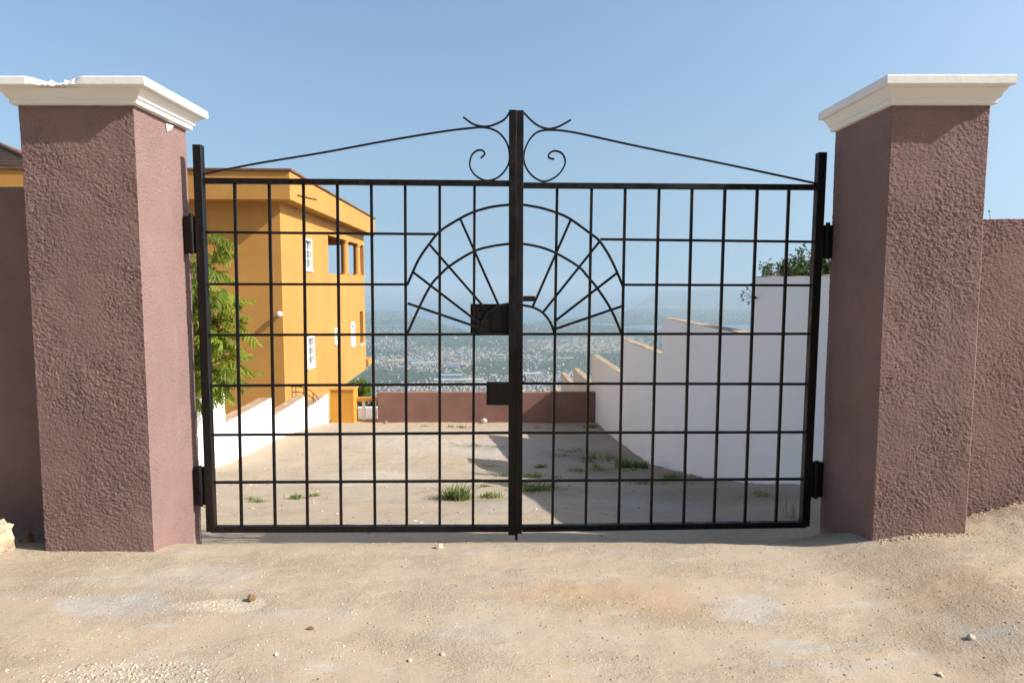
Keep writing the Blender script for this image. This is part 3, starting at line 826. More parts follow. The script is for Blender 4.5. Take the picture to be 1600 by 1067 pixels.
# ------------------------------------------------------------------ gate
GA, GB = Vector((-2.06, 4.50, 0)), Vector((2.055, 4.63, 0))
gdir = (GB - GA).normalized(); gn = Vector((gdir.y, -gdir.x, 0))     # gn points to the camera side
def gp(u, v, off=0.0): return on_plane(u, v, GA + gn * off, gn)
def poly(uvs, off=0.0, n=4):
    """smooth curve through pixel-measured points on the gate plane"""
    pts = [gp(u, v, off) for u, v in uvs]
    out = []
    P_ = [pts[0]] + pts + [pts[-1]]
    for i in range(1, len(P_) - 2):
        a, b, c, d = P_[i - 1], P_[i], P_[i + 1], P_[i + 2]
        for k in range(n):
            t = k / n
            out.append(0.5 * ((2 * b) + (c - a) * t + (2 * a - 5 * b + 4 * c - d) * t * t + (3 * b - 3 * c + d - a) * t ** 3))
    out.append(pts[-1])
    return out
SQ = 0.0175
def leaf(parent, side):
    def bar(name, pts, w, d, bev=0.0):
        b = MB(); b.bar(pts, w, d, gn); return b.build(name, M_iron, parent, bevel=bev)
    def grow(p, q, e):   # lengthen a bar a little at both ends
        t = (q - p).normalized() * e; return [p - t, q + t]
    if side == 'l':
        bar('hinge_stile', [gp(309.5, 227), gp(331, 829)], 0.055, 0.055, 0.003)
        bar('meeting_stile', [gp(801.2, 173), gp(799.6, 834)], 0.049, 0.05, 0.003)
        bar('top_rail', [gp(318, 283), gp(796, 287)], 0.036, 0.04, 0.002)
        bar('bottom_rail', [gp(331, 826), gp(796, 825.0)], 0.042, 0.042, 0.002)
        vb = [(366.5, 377.5), (420.5, 430), (474, 480.5), (527, 533), (580, 586), (633, 635.5), (687, 687), (741.5, 739)]
        top, bot = (286, 824), (820, 820)
        for a, c in vb:
            bar('vertical_bar', [gp(a, 285), gp(c, 821)], SQ, SQ)
        hb = [(322, 363, 680, 366), (325, 444, 636, 444.5), (326, 523.5, 796, 522), (329, 602.5, 796, 600), (330, 679.5, 796, 676), (333, 753.5, 796, 751)]
        arcs = [('arc_bar', [(796, 320), (768, 323.5), (741, 331), (718, 342), (688, 361), (670.5, 381.5), (655, 404), (645, 425), (636, 446)]),
                ('arc_bar', [(796, 381), (768, 385), (740, 393), (704, 414.6), (688, 429), (673, 446), (655, 480), (636.5, 521)]),
                ('arc_bar', [(796, 474.5), (779, 478), (765, 487), (755, 501), (749, 521)])]
        spokes = [(719, 342, 779, 477), (670.5, 381.5, 759, 483), (645, 425, 752, 507), (637, 474, 750, 512.5)]
        brace = [(318, 272.5), (400, 256), (500, 239.5), (600, 221), (690, 206), (735, 200.5), (757, 199.5), (777, 206), (791, 222), (796, 242), (793, 260), (780, 276), (762, 282.5), (745, 276), (734.5, 261.5), (736, 245.5), (743.5, 236.5), (752.5, 235), (757.5, 240.5), (751, 247.5)]
        crest = [(797, 174), (788, 187), (769.6, 196), (755, 198), (739, 194), (724, 183.5)]
        hinges = [(288, 338, 316, 396), (300, 730, 327, 788)]
    else:
        bar('hinge_stile', [gp(1283.5, 239), gp(1256.5, 820.5)], 0.056, 0.056, 0.003)
        bar('meeting_stile', [gp(812.6, 173.5), gp(810.2, 832)], 0.047, 0.046, 0.003)
        bar('top_rail', [gp(818, 290), gp(1278, 293)], 0.036, 0.04, 0.002)
        bar('bottom_rail', [gp(816, 825), gp(1258, 818.5)], 0.042, 0.042, 0.002)
        vb = [(870.5, 863), (924.5, 915), (977, 966.5), (1030, 1017), (1081.5, 1068), (1133, 1115.5), (1183.5, 1163.5), (1233, 1212)]
        for a, c in vb:
            bar('vertical_bar', [gp(a, 291), gp(c, 819)], SQ, SQ)
        hb = [(938, 374, 1277, 378), (973, 445, 1276, 446), (815, 522, 1274, 521.5), (815, 599, 1269, 600), (815, 676, 1265, 675), (815, 751, 1261, 748)]
        arcs = [('arc_bar', [(817, 320), (845, 325), (871, 333), (892, 343), (924.5, 366.5), (937, 377), (952, 400), (964, 425), (973, 447)]),
                ('arc_bar', [(817, 381), (843, 386), (867.5, 395), (903, 416), (918, 432), (933, 450), (955, 484), (971, 521)]),
                ('arc_bar', [(817, 477), (832, 480), (846, 487), (857, 499), (863, 511), (866.5, 523)])]
        spokes = [(892, 343, 832, 480), (938, 376, 848, 488.5), (965, 426, 868, 501), (973, 478, 868, 513.8)]
        brace = [(1278, 287.5), (1140, 258), (1000, 229.5), (920, 212), (890, 206), (866, 203.5), (844, 205), (830, 215), (820.5, 233), (818.5, 251), (825, 267), (837, 279), (851.5, 283.6), (869, 276), (880, 263), (883, 251), (878, 240), (867.5, 236), (858.5, 240), (857.5, 246.5), (866, 249)]
        crest = [(817, 175), (830, 188.5), (842.6, 197.5), (857, 201.5), (873, 198), (892, 187.5)]
        hinges = [(1284, 352, 1306, 404), (1264, 722, 1288, 776)]
    for a, bb, c, d in hb:
        bar('horizontal_bar', [gp(a, bb, 0.004), gp(c, d, 0.004)], SQ - 0.001, SQ - 0.001)
    for nm, uv in arcs:
        bar(nm, poly(uv, 0.0135), 0.016, 0.011)
    for a, bb, c, d in spokes:
        bar('spoke', [gp(a, bb, 0.010), gp(c, d, 0.010)], 0.016, 0.0105)
    bar('brace_scroll', poly(brace, 0.0, 5), 0.0105, 0.019)
    bar('crest_scroll', poly(crest, 0.0, 5), 0.0105, 0.019)
    for (u0, v0, u1, v1) in hinges:
        a = gp(u0, v0); c = gp(u1, v1)
        x_in = (L1 - 0.01) if side == 'l' else (Q0 + 0.01)
        xs = (x_in, c.x) if side == 'l' else (a.x if False else gp(u0, v0).x, x_in)
        b = MB()
        yc = GA.y + (xs[0] - GA.x) * gdir.y / gdir.x
        b.box((min(xs), yc - 0.012, c.z), (max(xs), yc + 0.03, a.z))
        hg = b.build('hinge', M_iron, parent, bevel=0.003)
        xm = (xs[0] + xs[1]) / 2 + (0.008 if side == 'l' else -0.008)
        b = MB(); b.tube([(xm, yc - 0.02, c.z - 0.004), (xm, yc - 0.02, a.z + 0.016)], 0.014, 10)
        kn = b.build('knuckle', M_iron, parent, smooth=False)
        kn.parent = hg
        # both meshes are stored in the leaf's own space, so the hinge sits at the leaf's origin
        kn.matrix_parent_inverse = Matrix.Identity(4)
lg = empty('gate_leaf', (GA.x, GA.y, 0), 'black iron gate leaf hung on the chipped pillar, with both lock plates', 'gate', 'leaves of the iron driveway gate')
leaf(lg, 'l')
def plate(parent, name, u0, v0, u1, v1, o0, o1, bev=0.002):
    ps = []
    for o_ in (o0, o1):
        ps.append([gp(u0, v1, 0) + gn * o_, gp(u1, v1, 0) + gn * o_, gp(u1, v0, 0) + gn * o_, gp(u0, v0, 0) + gn * o_])
    b = MB(); b.hexa(ps[0] + ps[1]); return b.build(name, M_iron, parent, bevel=bev)
plate(lg, 'lock_plate', 735, 475, 797, 522.5, -0.018, -0.010)
lb = plate(lg, 'lock_box', 760, 597, 797, 632, -0.03, 0.022, 0.003)
for (u, v) in ((773, 614), (785, 609), (786, 622)):
    b = MB(); q = gp(u, v, 0.022); b.tube([q, q + gn * 0.004], 0.006, 10); k_ = b.build('bolt_head', M_iron, lg); k_.parent = lb
rg = empty('gate_leaf', (GB.x, GB.y, 0), 'black iron gate leaf hung on the unbroken pillar, with drop bolt', 'gate', 'leaves of the iron driveway gate')
leaf(rg, 'r')
plate(rg, 'latch_bar', 815, 462.5, 836, 471, -0.012, 0.012)
b = MB(); b.bar([gp(806.7, 812, 0.0), gp(806.7, 843, 0.0)], 0.018, 0.016, gn); b.build('drop_bolt', M_iron, rg)
b = MB(); c_ = gp(817.5, 592, 0.02)
b.tube([c_ + gdir * (0.014 * math.cos(t)) + Vector((0, 0, 0.018 * math.sin(t))) for t in np.linspace(-2.2, 2.2, 14)], 0.004, 6)
b.build('bolt_ring', M_iron, rg, smooth=True)

# ------------------------------------------------------------------ stepped white walls
DX = -40.0 / F * cp
def wall_line(x0):            # x on the wall face at depth y
    return lambda y: x0 + DX * y
def stepped(label, group, fx, thick, segs):
    y0 = segs[0][0]
    e = empty('stepped_wall', (fx(y0), y0, gz(fx(y0), min(y0, 20))), label, 'wall', group)
    for ya, yb, zt, zb in segs:
        x_a, x_b = fx(ya), fx(yb)
        b = MB(); b.hexa([(x_a, ya, zb), (x_a + thick, ya, zb), (x_b + thick, yb - 0.002, zb), (x_b, yb - 0.002, zb),
                          (x_a, ya, zt), (x_a + thick, ya, zt), (x_b + thick, yb - 0.002, zt), (x_b, yb - 0.002, zt)])
        b.build('wall_section', M_white, e)
        s = 0.004 if thick > 0 else -0.004
        n = 16; vs_, fs_ = [], []
        rr = random.Random(int(ya * 100))
        for i in range(n + 1):      # thin uneven mortar left on top of the section
            t = i / n; yy = ya + (yb - ya - 0.004) * t + 0.001; xx = fx(yy)
            hh = zt + 0.003 + rr.random() * (0.012 if thick > 0 else 0.004)
            vs_ += [(xx + s, yy, zt - 0.002), (xx + s * 2, yy, hh), (xx + thick - s, yy, hh + 0.004), (xx + thick - s, yy, zt - 0.002)]
        for i in range(n):
            q = i * 4
            for k in range(3): fs_.append((q + k, q + k + 1, q + k + 5, q + k + 4))
        fs_ += [(0, 1, 2, 3), (4 * n + 3, 4 * n + 2, 4 * n + 1, 4 * n)]
        b = MB(); b.add(vs_, fs_); b.build('mortar_top', M_coping if thick > 0 else M_coping_tan, e)
    return e
fxR = wall_line(3.385)
fxL = wall_line(-4.86)
nR = Vector((1, -DX, 0)).normalized()
pR = (fxR(0), 0, 0); pL = (fxL(0), 0, 0)
def hit(u, v, pp): return on_plane(u, v, pp, nR)
yR = [hit(u, 500, pR).y for u in (1178, 1035, 972, 925, 897, 877)]
zR = [hit(1179, 433.5, pR).z, hit(1036, 497, pR).z, hit(973.5, 530, pR).z, hit(926, 555, pR).z, hit(898.5, 577.5, pR).z, hit(878.5, 584, pR).z]
segR = [(4.72, yR[0], zR[0], -2.4)]
for i in range(1, 6):
    segR.append((yR[i - 1], yR[i], zR[i], -3.5 if i < 4 else -7.0))
yy, zz = yR[5], zR[5]
for i in range(5):
    dz_ = 1.15
    segR.append((yy, yy + 5.2, zz - dz_, -16)); yy += 5.2; zz -= dz_
stepped('long white wall in shade stepping down the slope along the drive', 'stepped white walls along the drive', fxR, 0.2, segR)
yL = [hit(u, 600, pL).y for u in (350, 424.5, 480, 513)]
zL = [hit(349, 608.5, pL).z, hit(423, 622.5, pL).z, hit(478, 618.5, pL).z, hit(512, 615.5, pL).z]
segL = [(4.75, 8.6, zL[0] + 0.66, -3), (8.6, yL[0], zL[0], -3.2), (yL[0], yL[1], zL[1], -3.6), (yL[1], yL[2], zL[2], -3.8), (yL[2], yL[3] - 0.05, zL[3], -4)]
stepped('sunlit low white wall stepping down beside the orange house', 'stepped white walls along the drive', fxL, -0.28, segL)

# end wall, orange post, balustrade
YE = 21.0
a0 = at(590.5, 663, YE); a1 = at(934, 660, YE); zt0 = at(760, 613, YE).z
b = MB(); b.box((a0.x, YE, -4), (fxR(YE) - 0.004, YE + 0.22, zt0))
tag(b.build('end_wall', M_brown_smooth, bevel=0.012), 'plain brown wall closing the far end of the driveway', 'wall')
a0 = at(517, 660, 20.8); a1 = at(553.5, 660, 20.8); zt1 = at(535, 607.5, 20.8).z
pe = empty('orange_post', ((a0.x + a1.x) / 2, 21.0, a0.z), 'squat orange painted post where the white wall ends', 'post')
b = MB(); b.box((a0.x, 20.8, -4), (a1.x, 21.35, zt1 - 0.05)); b.build('post_body', M_orange_dark, pe, bevel=0.01)
b = MB(); b.box((a0.x - 0.03, 20.77, zt1 - 0.049), (a1.x + 0.03, 21.38, zt1)); b.build('post_cap', M_orange, pe, bevel=0.01)
YB = 21.25
bx0 = at(554.5, 650, YB).x; bx1 = at(590, 650, YB).x + 0.1
be = empty('balustrade', ((bx0 + bx1) / 2, YB, at(570, 659, YB).z), 'short white balustrade with orange rail between orange post and brown wall', 'balustrade')
zA, zB_, zC, zD = at(570, 620.5, YB).z, at(570, 626.5, YB).z, at(570, 655.5, YB).z, at(570, 660, YB).z
b = MB(); b.box((bx0, YB - 0.09, zB_), (bx1, YB + 0.09, zA)); b.build('top_rail', M_orange, be, bevel=0.01)
b = MB(); b.box((bx0, YB - 0.11, -4), (bx1, YB + 0.11, zC)); b.build('base_rail', M_orange, be, bevel=0.01)
for u in (568.3, 585.5):
    xx = at(u, 640, YB).x
    b = MB()
    b.tube([(xx, YB, zC), (xx, YB, zC + .05), (xx, YB, zC + .07), (xx, YB, zC + .2), (xx, YB, zC + .36), (xx, YB, zB_ - .06), (xx, YB, zB_)],
           [.075, .075, .045, .072, .045, .05, .075], 12)
    b.build('baluster', M_frame, be, smooth=True)
zP = at(570, 635.5, YB + 0.5).z
b = MB(); b.box((bx0 - 0.6, YB + 0.42, -5), (bx1 + 0.5, YB + 0.56, zP))
tag(b.build('low_wall', M_white, bevel=0.01), 'low white wall glimpsed behind the short balustrade', 'wall')

# ------------------------------------------------------------------ orange house
c0 = at(440.5, 450, 19.85)
HZ = 0.0
rz = math.atan2(-DX, 1.0)
house = empty('orange_house', (c0.x, c0.y, -3.0), 'two storey orange house with overhanging eaves above the white wall', 'house', rz=rz)
Hm = Matrix.Translation(house.location) @ Matrix.Rotation(rz, 4, 'Z')
Hi = Hm.inverted()
hnrm = (Hm.to_3x3() @ Vector((1, 0, 0)))
def hyz(u, v):     # pixel on the right hand face -> local y, local z
    q = Hi @ on_plane(u, v, c0, hnrm); return q.y, q.z
def hbox(name, a, b_, mat, parent=None, bevel=0.0):
    b = MB(); b.box(a, b_); o = link(name, b.mesh(name, bevel=bevel), mat, parent or house, False); return o
LEN = hyz(570.5, 500)[0]
zt = Hi @ Vector((0, 0, at(440.5, 314, 19.85).z)); WT = zt.z
soff = WT - 0.02
zbot_front = -3.0
y_ov, z_ov = hyz(531, 600)
# openings of the right hand face: (y0,y1,z0,z1)
def rect(u0, v0, u1, v1):
    y0 = hyz(u0, (v0 + v1) / 2)[0]; y1 = hyz(u1, (v0 + v1) / 2)[0]
    um = (u0 + u1) / 2
    return (y0, y1, hyz(um, v1)[1], hyz(um, v0)[1])
W1 = rect(475.5, 373, 487, 422); W2 = rect(479.5, 525, 491, 573.5)
W3 = rect(522.8, 512.5, 527.2, 537); W4 = rect(548.2, 503, 554.2, 540)
O1 = rect(562.3, 486.5, 567.6, 537)
bal_bot = hyz(540, 429)[1]; bal_top = hyz(540, 375.5)[1]
BAL = (hyz(512.8, 400)[0], LEN - 0.10, bal_bot, bal_top)
def wall_holes(name, y0, y1, z0, z1, holes, depth):
    """right hand wall (x = 0 outside) with real reveals"""
    ys = sorted({y0, y1, *[h[0] for h in holes], *[h[1] for h in holes]}); zs = sorted({z0, z1, *[h[2] for h in holes], *[h[3] for h in holes]})
    b = MB()
    inside = lambda yc, zc: any(h[0] < yc < h[1] and h[2] < zc < h[3] for h in holes)
    for i in range(len(ys) - 1):
        for j in range(len(zs) - 1):
            if inside((ys[i] + ys[i+1]) / 2, (zs[j] + zs[j+1]) / 2): continue
            b.add([(0, ys[i], zs[j]), (0, ys[i+1], zs[j]), (0, ys[i+1], zs[j+1]), (0, ys[i], zs[j+1])], [(0, 1, 2, 3)])
            b.add([(-depth, ys[i], zs[j]), (-depth, ys[i+1], zs[j]), (-depth, ys[i+1], zs[j+1]), (-depth, ys[i], zs[j+1])], [(3, 2, 1, 0)])
    for (a, c, d, e) in holes + [(y0, y1, z0, z1)]:
        b.add([(0, a, d), (-depth, a, d), (-depth, a, e), (0, a, e)], [(0, 1, 2, 3)])
        b.add([(0, c, d), (-depth, c, d), (-depth, c, e), (0, c, e)], [(0, 1, 2, 3)])
        b.add([(0, a, d), (-depth, a, d), (-depth, c, d), (0, c, d)], [(0, 1, 2, 3)])
        b.add([(0, a, e), (-depth, a, e), (-depth, c, e), (0, c, e)], [(0, 1, 2, 3)])
    me = bpy.data.meshes.new(name); me.from_pydata(b.v, [], b.f)
    bm = bmesh.new(); bm.from_mesh(me); bmesh.ops.remove_doubles(bm, verts=bm.verts, dist=1e-4); bm.to_mesh(me); bm.free()
    return link(name, me, M_orange, house, False)
wall_holes('side_wall', 0.0, LEN, z_ov, WT, [W1, W2, W3, W4, O1, BAL], 0.22)
hbox('side_wall_foot', (-0.22, 0.0, zbot_front), (-0.003, y_ov, z_ov - 0.002), M_orange)
hbox('front_wall', (-15.0, -0.003, zbot_front), (-0.223, 0.22, WT), M_orange)
hbox('overhang_floor', (-6.0, y_ov + 0.004, z_ov - 0.16), (-0.01, LEN + 0.05, z_ov - 0.004), M_orange)
hbox('balcony_slab', (-1.2, LEN + 0.052, z_ov + 0.0), (0.12, LEN + 1.0, z_ov + 0.32), M_orange, bevel=0.01)
# upper rooms: inner wall behind the balcony, floor, ceiling, back parapet
hbox('inner_wall', (-5.5, BAL[0] - 0.25, z_ov + 0.02), (-0.225, BAL[0] - 0.03, WT - 0.01), M_orange)
hbox('balcony_floor', (-5.5, BAL[0] - 0.02, bal_bot - 1.1), (-0.23, LEN - 0.23, bal_bot - 0.95), M_orange)
hbox('back_parapet', (-5.5, LEN - 0.22, bal_bot - 1.1), (-0.225, LEN - 0.004, bal_bot), M_orange)
hbox('back_beam', (-5.5, LEN - 0.22, bal_top + 0.02), (-0.225, LEN - 0.004, WT - 0.01), M_orange)
hbox('lower_back_wall', (-5.5, LEN - 0.22, z_ov), (-0.225, LEN - 0.004, bal_bot - 1.12), M_orange)
hbox('left_wall', (-15.0, 0.225, zbot_front), (-14.8, LEN, WT), M_orange)
hbox('balcony_door', (-0.75, BAL[0] - 0.028, bal_bot - 0.9), (-0.24, BAL[0] + 0.02, bal_top - 0.05), M_dark_wood_shade)
ye = hyz(520.5, 400)[0]
hbox('side_screen', (-0.34, BAL[0] + 0.03, bal_bot - 0.9), (-0.26, ye, bal_bot + 0.40), M_orange)
hbox('painted_shade_panel', (-0.34, BAL[0] + 0.03, bal_bot + 0.402), (-0.26, ye, bal_top), M_dark_wood_shade)  # dark panel: shade on the inner wall put in as colour
for (u0, u1) in ((538.8, 547.5), ):
    ya, yb = hyz(u0, 400)[0], hyz(u1, 400)[0]
    b = MB(); yc = (ya + yb) / 2; r_ = (yb - ya) / 2 * 0.80
    b.tube([(-0.13, yc, bal_bot), (-0.13, yc, bal_bot + .06), (-0.13, yc, bal_bot + .07), (-0.13, yc, bal_top - .09), (-0.13, yc, bal_top - .08), (-0.13, yc, bal_top)], [.2, .2, .16, .15, .19, .19], 20)
    link('column', b.mesh('column', smooth=False), M_orange, house, False)
b = MB(); b.tube([(-0.6, LEN - 0.11, bal_bot), (-0.6, LEN - 0.11, bal_top + 0.02)], .15, 20)
b = MB(); yc = hyz(562, 400)[0] ; b.tube([(-0.14, yc, bal_bot), (-0.14, yc, bal_bot + .06), (-0.14, yc, bal_bot + .07), (-0.14, yc, bal_top - .09), (-0.14, yc, bal_top - .08), (-0.14, yc, bal_top)], [.2, .2, .16, .15, .19, .19], 20)
link('column', b.mesh('column'), M_orange, house, False)
# windows
def window(rc, cols, rows, fw=0.07, mw=0.035, x=-0.10):
    y0, y1, z0, z1 = rc
    b = MB()
    b.box((x, y0, z0), (x + 0.12, y0 + fw, z1)); b.box((x, y1 - fw, z0), (x + 0.12, y1, z1))
    b.box((x, y0 + fw, z1 - fw), (x + 0.12, y1 - fw, z1)); b.box((x, y0 + fw, z0), (x + 0.12, y1 - fw, z0 + fw))
    w_ = link('window', b.mesh('window'), M_frame, house, False)
    yy0, yy1, zz0, zz1 = y0 + fw, y1 - fw, z0 + fw, z1 - fw
    for i in range(1, cols):
        c = yy0 + (yy1 - yy0) * i / cols
        b = MB(); b.box((x + 0.01, c - mw / 2, zz0), (x + 0.05, c + mw / 2, zz1)); q = link('glazing_bar', b.mesh('glazing_bar'), M_frame, house, False); q.parent = w_
    for j in range(1, rows):
        c = zz0 + (zz1 - zz0) * j / rows
        b = MB(); b.box((x + 0.012, yy0, c - mw / 2), (x + 0.052, yy1, c + mw / 2)); q = link('glazing_bar', b.mesh('glazing_bar'), M_frame, house, False); q.parent = w_
    for i in range(cols):
        for j in range(rows):
            g0 = yy0 + (yy1 - yy0) * i / cols; g1 = yy0 + (yy1 - yy0) * (i + 1) / cols
            h0 = zz0 + (zz1 - zz0) * j / rows; h1 = zz0 + (zz1 - zz0) * (j + 1) / rows
            b = MB(); b.box((x + 0.0, g0, h0), (x + 0.008, g1, h1)); q = link('pane', b.mesh('pane'), M_glass, house, False); q.parent = w_
    b = MB(); b.box((x + 0.12, y0 - 0.03, z0 - 0.05), (0.05, y1 + 0.03, z0 - 0.002)); q = link('sill', b.mesh('sill'), M_frame, house, False); q.parent = w_
window(W1, 2, 3); window(W2, 2, 3); window(W3, 1, 3, 0.1, 0.05); window(W4, 1, 4, 0.14, 0.05)
hbox('opening_sill', (-0.2, O1[0] - 0.03, O1[2] - 0.06), (0.05, O1[1] + 0.03, O1[2] - 0.002), M_frame)
hbox('opening_back', (-1.4, O1[0] - 0.6, O1[2] - 0.3), (-1.3, O1[1] + 0.8, O1[3] + 0.3), M_orange)
# eaves: soffit and fascia band, thin roof edge, hipped sheet roof
FO, FFRONT = 0.43, 0.42
FZ = (Hi @ at(460, 267, 19.85 - FFRONT)).z
hbox('fascia', (-15.5, -FFRONT, soff), (FO, LEN + 0.75, FZ), M_orange, bevel=0.015)
hbox('roof_edge', (-15.55, -FFRONT - 0.05, FZ + 0.003), (FO + 0.05, LEN + 0.8, FZ + 0.06), M_roof_edge)
b = MB(); z0_ = FZ + 0.062
b.add([(-15.5, -FFRONT, z0_), (FO, -FFRONT, z0_), (FO, LEN + 0.7, z0_), (-15.5, LEN + 0.7, z0_), (-9, 6.0, z0_ + 0.32), (-6, 6.0, z0_ + 0.32)], [(0, 1, 5, 4), (1, 2, 5), (2, 3, 4, 5), (3, 0, 4)])
link('low_roof', b.mesh('low_roof'), M_roof, house, False)
# higher roof over the left part of the house, its courses one by one
ex, ey = -6.35, -0.3          # eave corner (local)
tanp = 0.335
rf = None
b = MB(); T = 6.9
b.add([(ex - 16, ey, z0_ + .02), (ex, ey, z0_ + .02), (ex - T, ey + T, z0_ + .02 + T * tanp), (ex - 12, ey + T, z0_ + .02 + T * tanp), (ex, ey + 13.0, z0_ + .02), (ex - 16, ey + 13.0, z0_ + .02)],
      [(0, 1, 2, 3), (1, 4, 2), (4, 5, 3, 2), (5, 0, 3)])
rf = link('roof', b.mesh('roof'), M_roof, house, False)
nc = 24
for i in range(nc):
    t0 = T * i / nc; t1 = T * (i + 1) / nc + 0.05
    za, zb = z0_ + .02 + t0 * tanp, z0_ + .02 + t1 * tanp
    b = MB(); up = 0.065
    b.hexa([(ex - 16, ey + t0, za + .005), (ex - t0, ey + t0, za + .005), (ex - t1, ey + t1, zb + .002), (ex - 16, ey + t1, zb + .002),
            (ex - 16, ey + t0 - .01, za + up), (ex - t0, ey + t0 - .01, za + up), (ex - t1, ey + t1, zb + 0.02), (ex - 16, ey + t1, zb + 0.02)])
    q = link('roof_course', b.mesh('roof_course'), M_roof, house, False); q.parent = rf
b = MB(); b.tube([(ex + .05, ey - .05, z0_ + .08), (ex - T, ey + T, z0_ + .10 + T * tanp)], 0.09, 8); q = link('hip_ridge', b.mesh('hip_ridge', smooth=True), M_roof_edge, house, False); q.parent = rf
# groove in the render below the balcony, thin rod on the fascia
gy0 = hyz(514.3, 450)[0]
hbox('render_joint', (0.0005, gy0, hyz(514, 472)[1]), (0.004, gy0 + 0.035, hyz(514, 431)[1]), M_coping_tan)
b = MB(); ya_ = (Hi @ on_plane(464, 305, c0 + hnrm * FO, hnrm)); yb__ = (Hi @ on_plane(494, 312, c0 + hnrm * FO, hnrm))
b.tube([(FO + 0.02, ya_.y, ya_.z), (FO + 0.02, yb__.y, yb__.z)], 0.015, 6); link('fascia_rod', b.mesh('fascia_rod'), M_rail_iron, house, False)
# round wall lamp on the front wall near the corner
lp = Hi @ at(436, 491, 19.7)
b = MB(); b.tube([(lp.x, -0.004, lp.z), (lp.x, -0.06, lp.z)], .05, 12)
lo = link('wall_lamp', b.mesh('wall_lamp'), M_frame, house, False)
bm = bmesh.new(); bmesh.ops.create_uvsphere(bm, u_segments=14, v_segments=10, radius=0.085)
bmesh.ops.translate(bm, vec=(lp.x, -0.12, lp.z), verts=bm.verts); me = bpy.data.meshes.new('lamp_globe'); bm.to_mesh(me); bm.free()
for p_ in me.polygons: p_.use_smooth = True
q = link('lamp_globe', me, M_frame, house, False); q.parent = lo

# curved iron hand rail between the white wall and the house
YH = 18.9
rail_e = empty('hand_rail', at(478, 625, YH) - Vector((0, 0, 1.0)), 'thin rusty arched hand rail behind the sunlit white wall', 'railing')
r1 = [(456, 604.5), (462, 603.5), (470, 604.5), (478, 607), (486, 611), (494, 618), (500, 628)]
r2 = [(456, 613), (462, 612), (470, 613), (478, 615.5), (486, 620), (493, 627), (497, 634)]
for nm, rr in (('hand_bar', r1), ('lower_bar', r2)):
    b = MB(); b.tube([at(u, v, YH) for u, v in rr], 0.014, 6); b.build(nm, M_rail_iron, rail_e, smooth=True)
for u, v in ((456, 603.5), (462, 602.5), (474, 605.5), (489, 613)):
    b = MB(); a = at(u, v, YH); b.tube([a, (a.x, a.y, a.z - 0.9)], 0.012, 6); b.build('post', M_rail_iron, rail_e)

# ------------------------------------------------------------------ vegetation
def frond_mesh(seed, pairs=8, length=0.46, ll=0.165, lw=0.056, droop=0.5):
    rr = random.Random(seed)
    b = MB()
    pts = []
    for i in range(9):
        t = i / 8; pts.append(Vector((length * t, 0, length * (0.30 * t - (0.30 + droop * 0.5) * t * t))))
    b.tube(pts, [0.005 * (1 - 0.75 * i / 8) + 0.0012 for i in range(9)], 4)
    def rach(t):
        q = t * 8; i = min(int(q), 7); return pts[i].lerp(pts[i + 1], q - i)
    for k in range(pairs):
        t = 0.16 + 0.80 * k / (pairs - 1)
        L_ = ll * (0.75 + 0.45 * math.sin(math.pi * min(1, t * 0.9 + 0.1))) * rr.uniform(0.85, 1.1)
        for s in (-1, 1):
            o = rach(t)
            dirv = Vector((0.30 + 0.35 * t + rr.uniform(-.1, .1), s * rr.uniform(.55, .85), -0.55 - 0.5 * rr.random())).normalized()
            dwn = Vector((0.1, s * 0.15, -1))
            w = lw * rr.uniform(0.85, 1.15)
            side = dirv.cross(Vector((0, 0, 1))).normalized()
            p0 = o; p1 = o + dirv * L_ * 0.35 ; p2 = o + dirv * L_ * 0.72 + dwn * L_ * 0.12; p3 = o + dirv * L_ * 0.96 + dwn * L_ * 0.32
            lift = Vector((0, 0, w * 0.25))
            b.add([p0, p1 + side * w / 2 + lift, p2 + side * w * 0.42 + lift, p3, p2 - side * w * 0.42 + lift, p1 - side * w / 2 + lift, p1, p2],
                  [(0, 1, 6), (1, 2, 7, 6), (2, 3, 7), (6, 7, 4, 5), (7, 3, 4), (0, 6, 5)])
    o = rach(1.0); 
    b.add([o, o + Vector((ll * .5, lw / 2, -.02)), o + Vector((ll, 0, -.06)), o + Vector((ll * .5, -lw / 2, -.02))], [(0, 1, 2, 3)])
    return b.mesh('leaf_frond')
fr = [frond_mesh(i, pairs=random.Random(i).choice((6, 7, 8)), length=0.42 + 0.05 * (i % 3), droop=0.4 + 0.3 * (i % 3)) for i in range(6)]
for m_ in fr: m_.materials.append(M_frond)
TX, TY = -6.0, 11.9
tz = gz(TX, TY)
tree = empty('pinnate_tree', (TX, TY, tz), 'young tree with long feathery leaves leaning over the sunlit white wall', 'tree')
b = MB()
rr = random.Random(4)
ends = []
trunk_top = Vector((TX + 0.15, TY - 0.1, tz + 1.3))
b.tube([(TX, TY, tz - 0.2), (TX + 0.04, TY - 0.03, tz + 0.6), trunk_top], [0.075, 0.06, 0.05], 10)
targets = [(338, 362), (362, 366), (352, 410), (310, 400), (330, 440), (372, 452), (390, 455), (345, 470), (318, 500), (362, 505), (395, 498), (385, 545), (350, 540), (330, 570), (310, 560), (395, 560), (355, 590), (330, 605), (372, 600), (388, 575), (305, 460), (308, 620), (320, 420), (296, 520), (290, 480), (285, 430), (280, 560), (362, 575), (340, 520), (376, 520), (335, 480), (328, 535), (345, 555), (322, 590), (340, 500), (312, 480)]
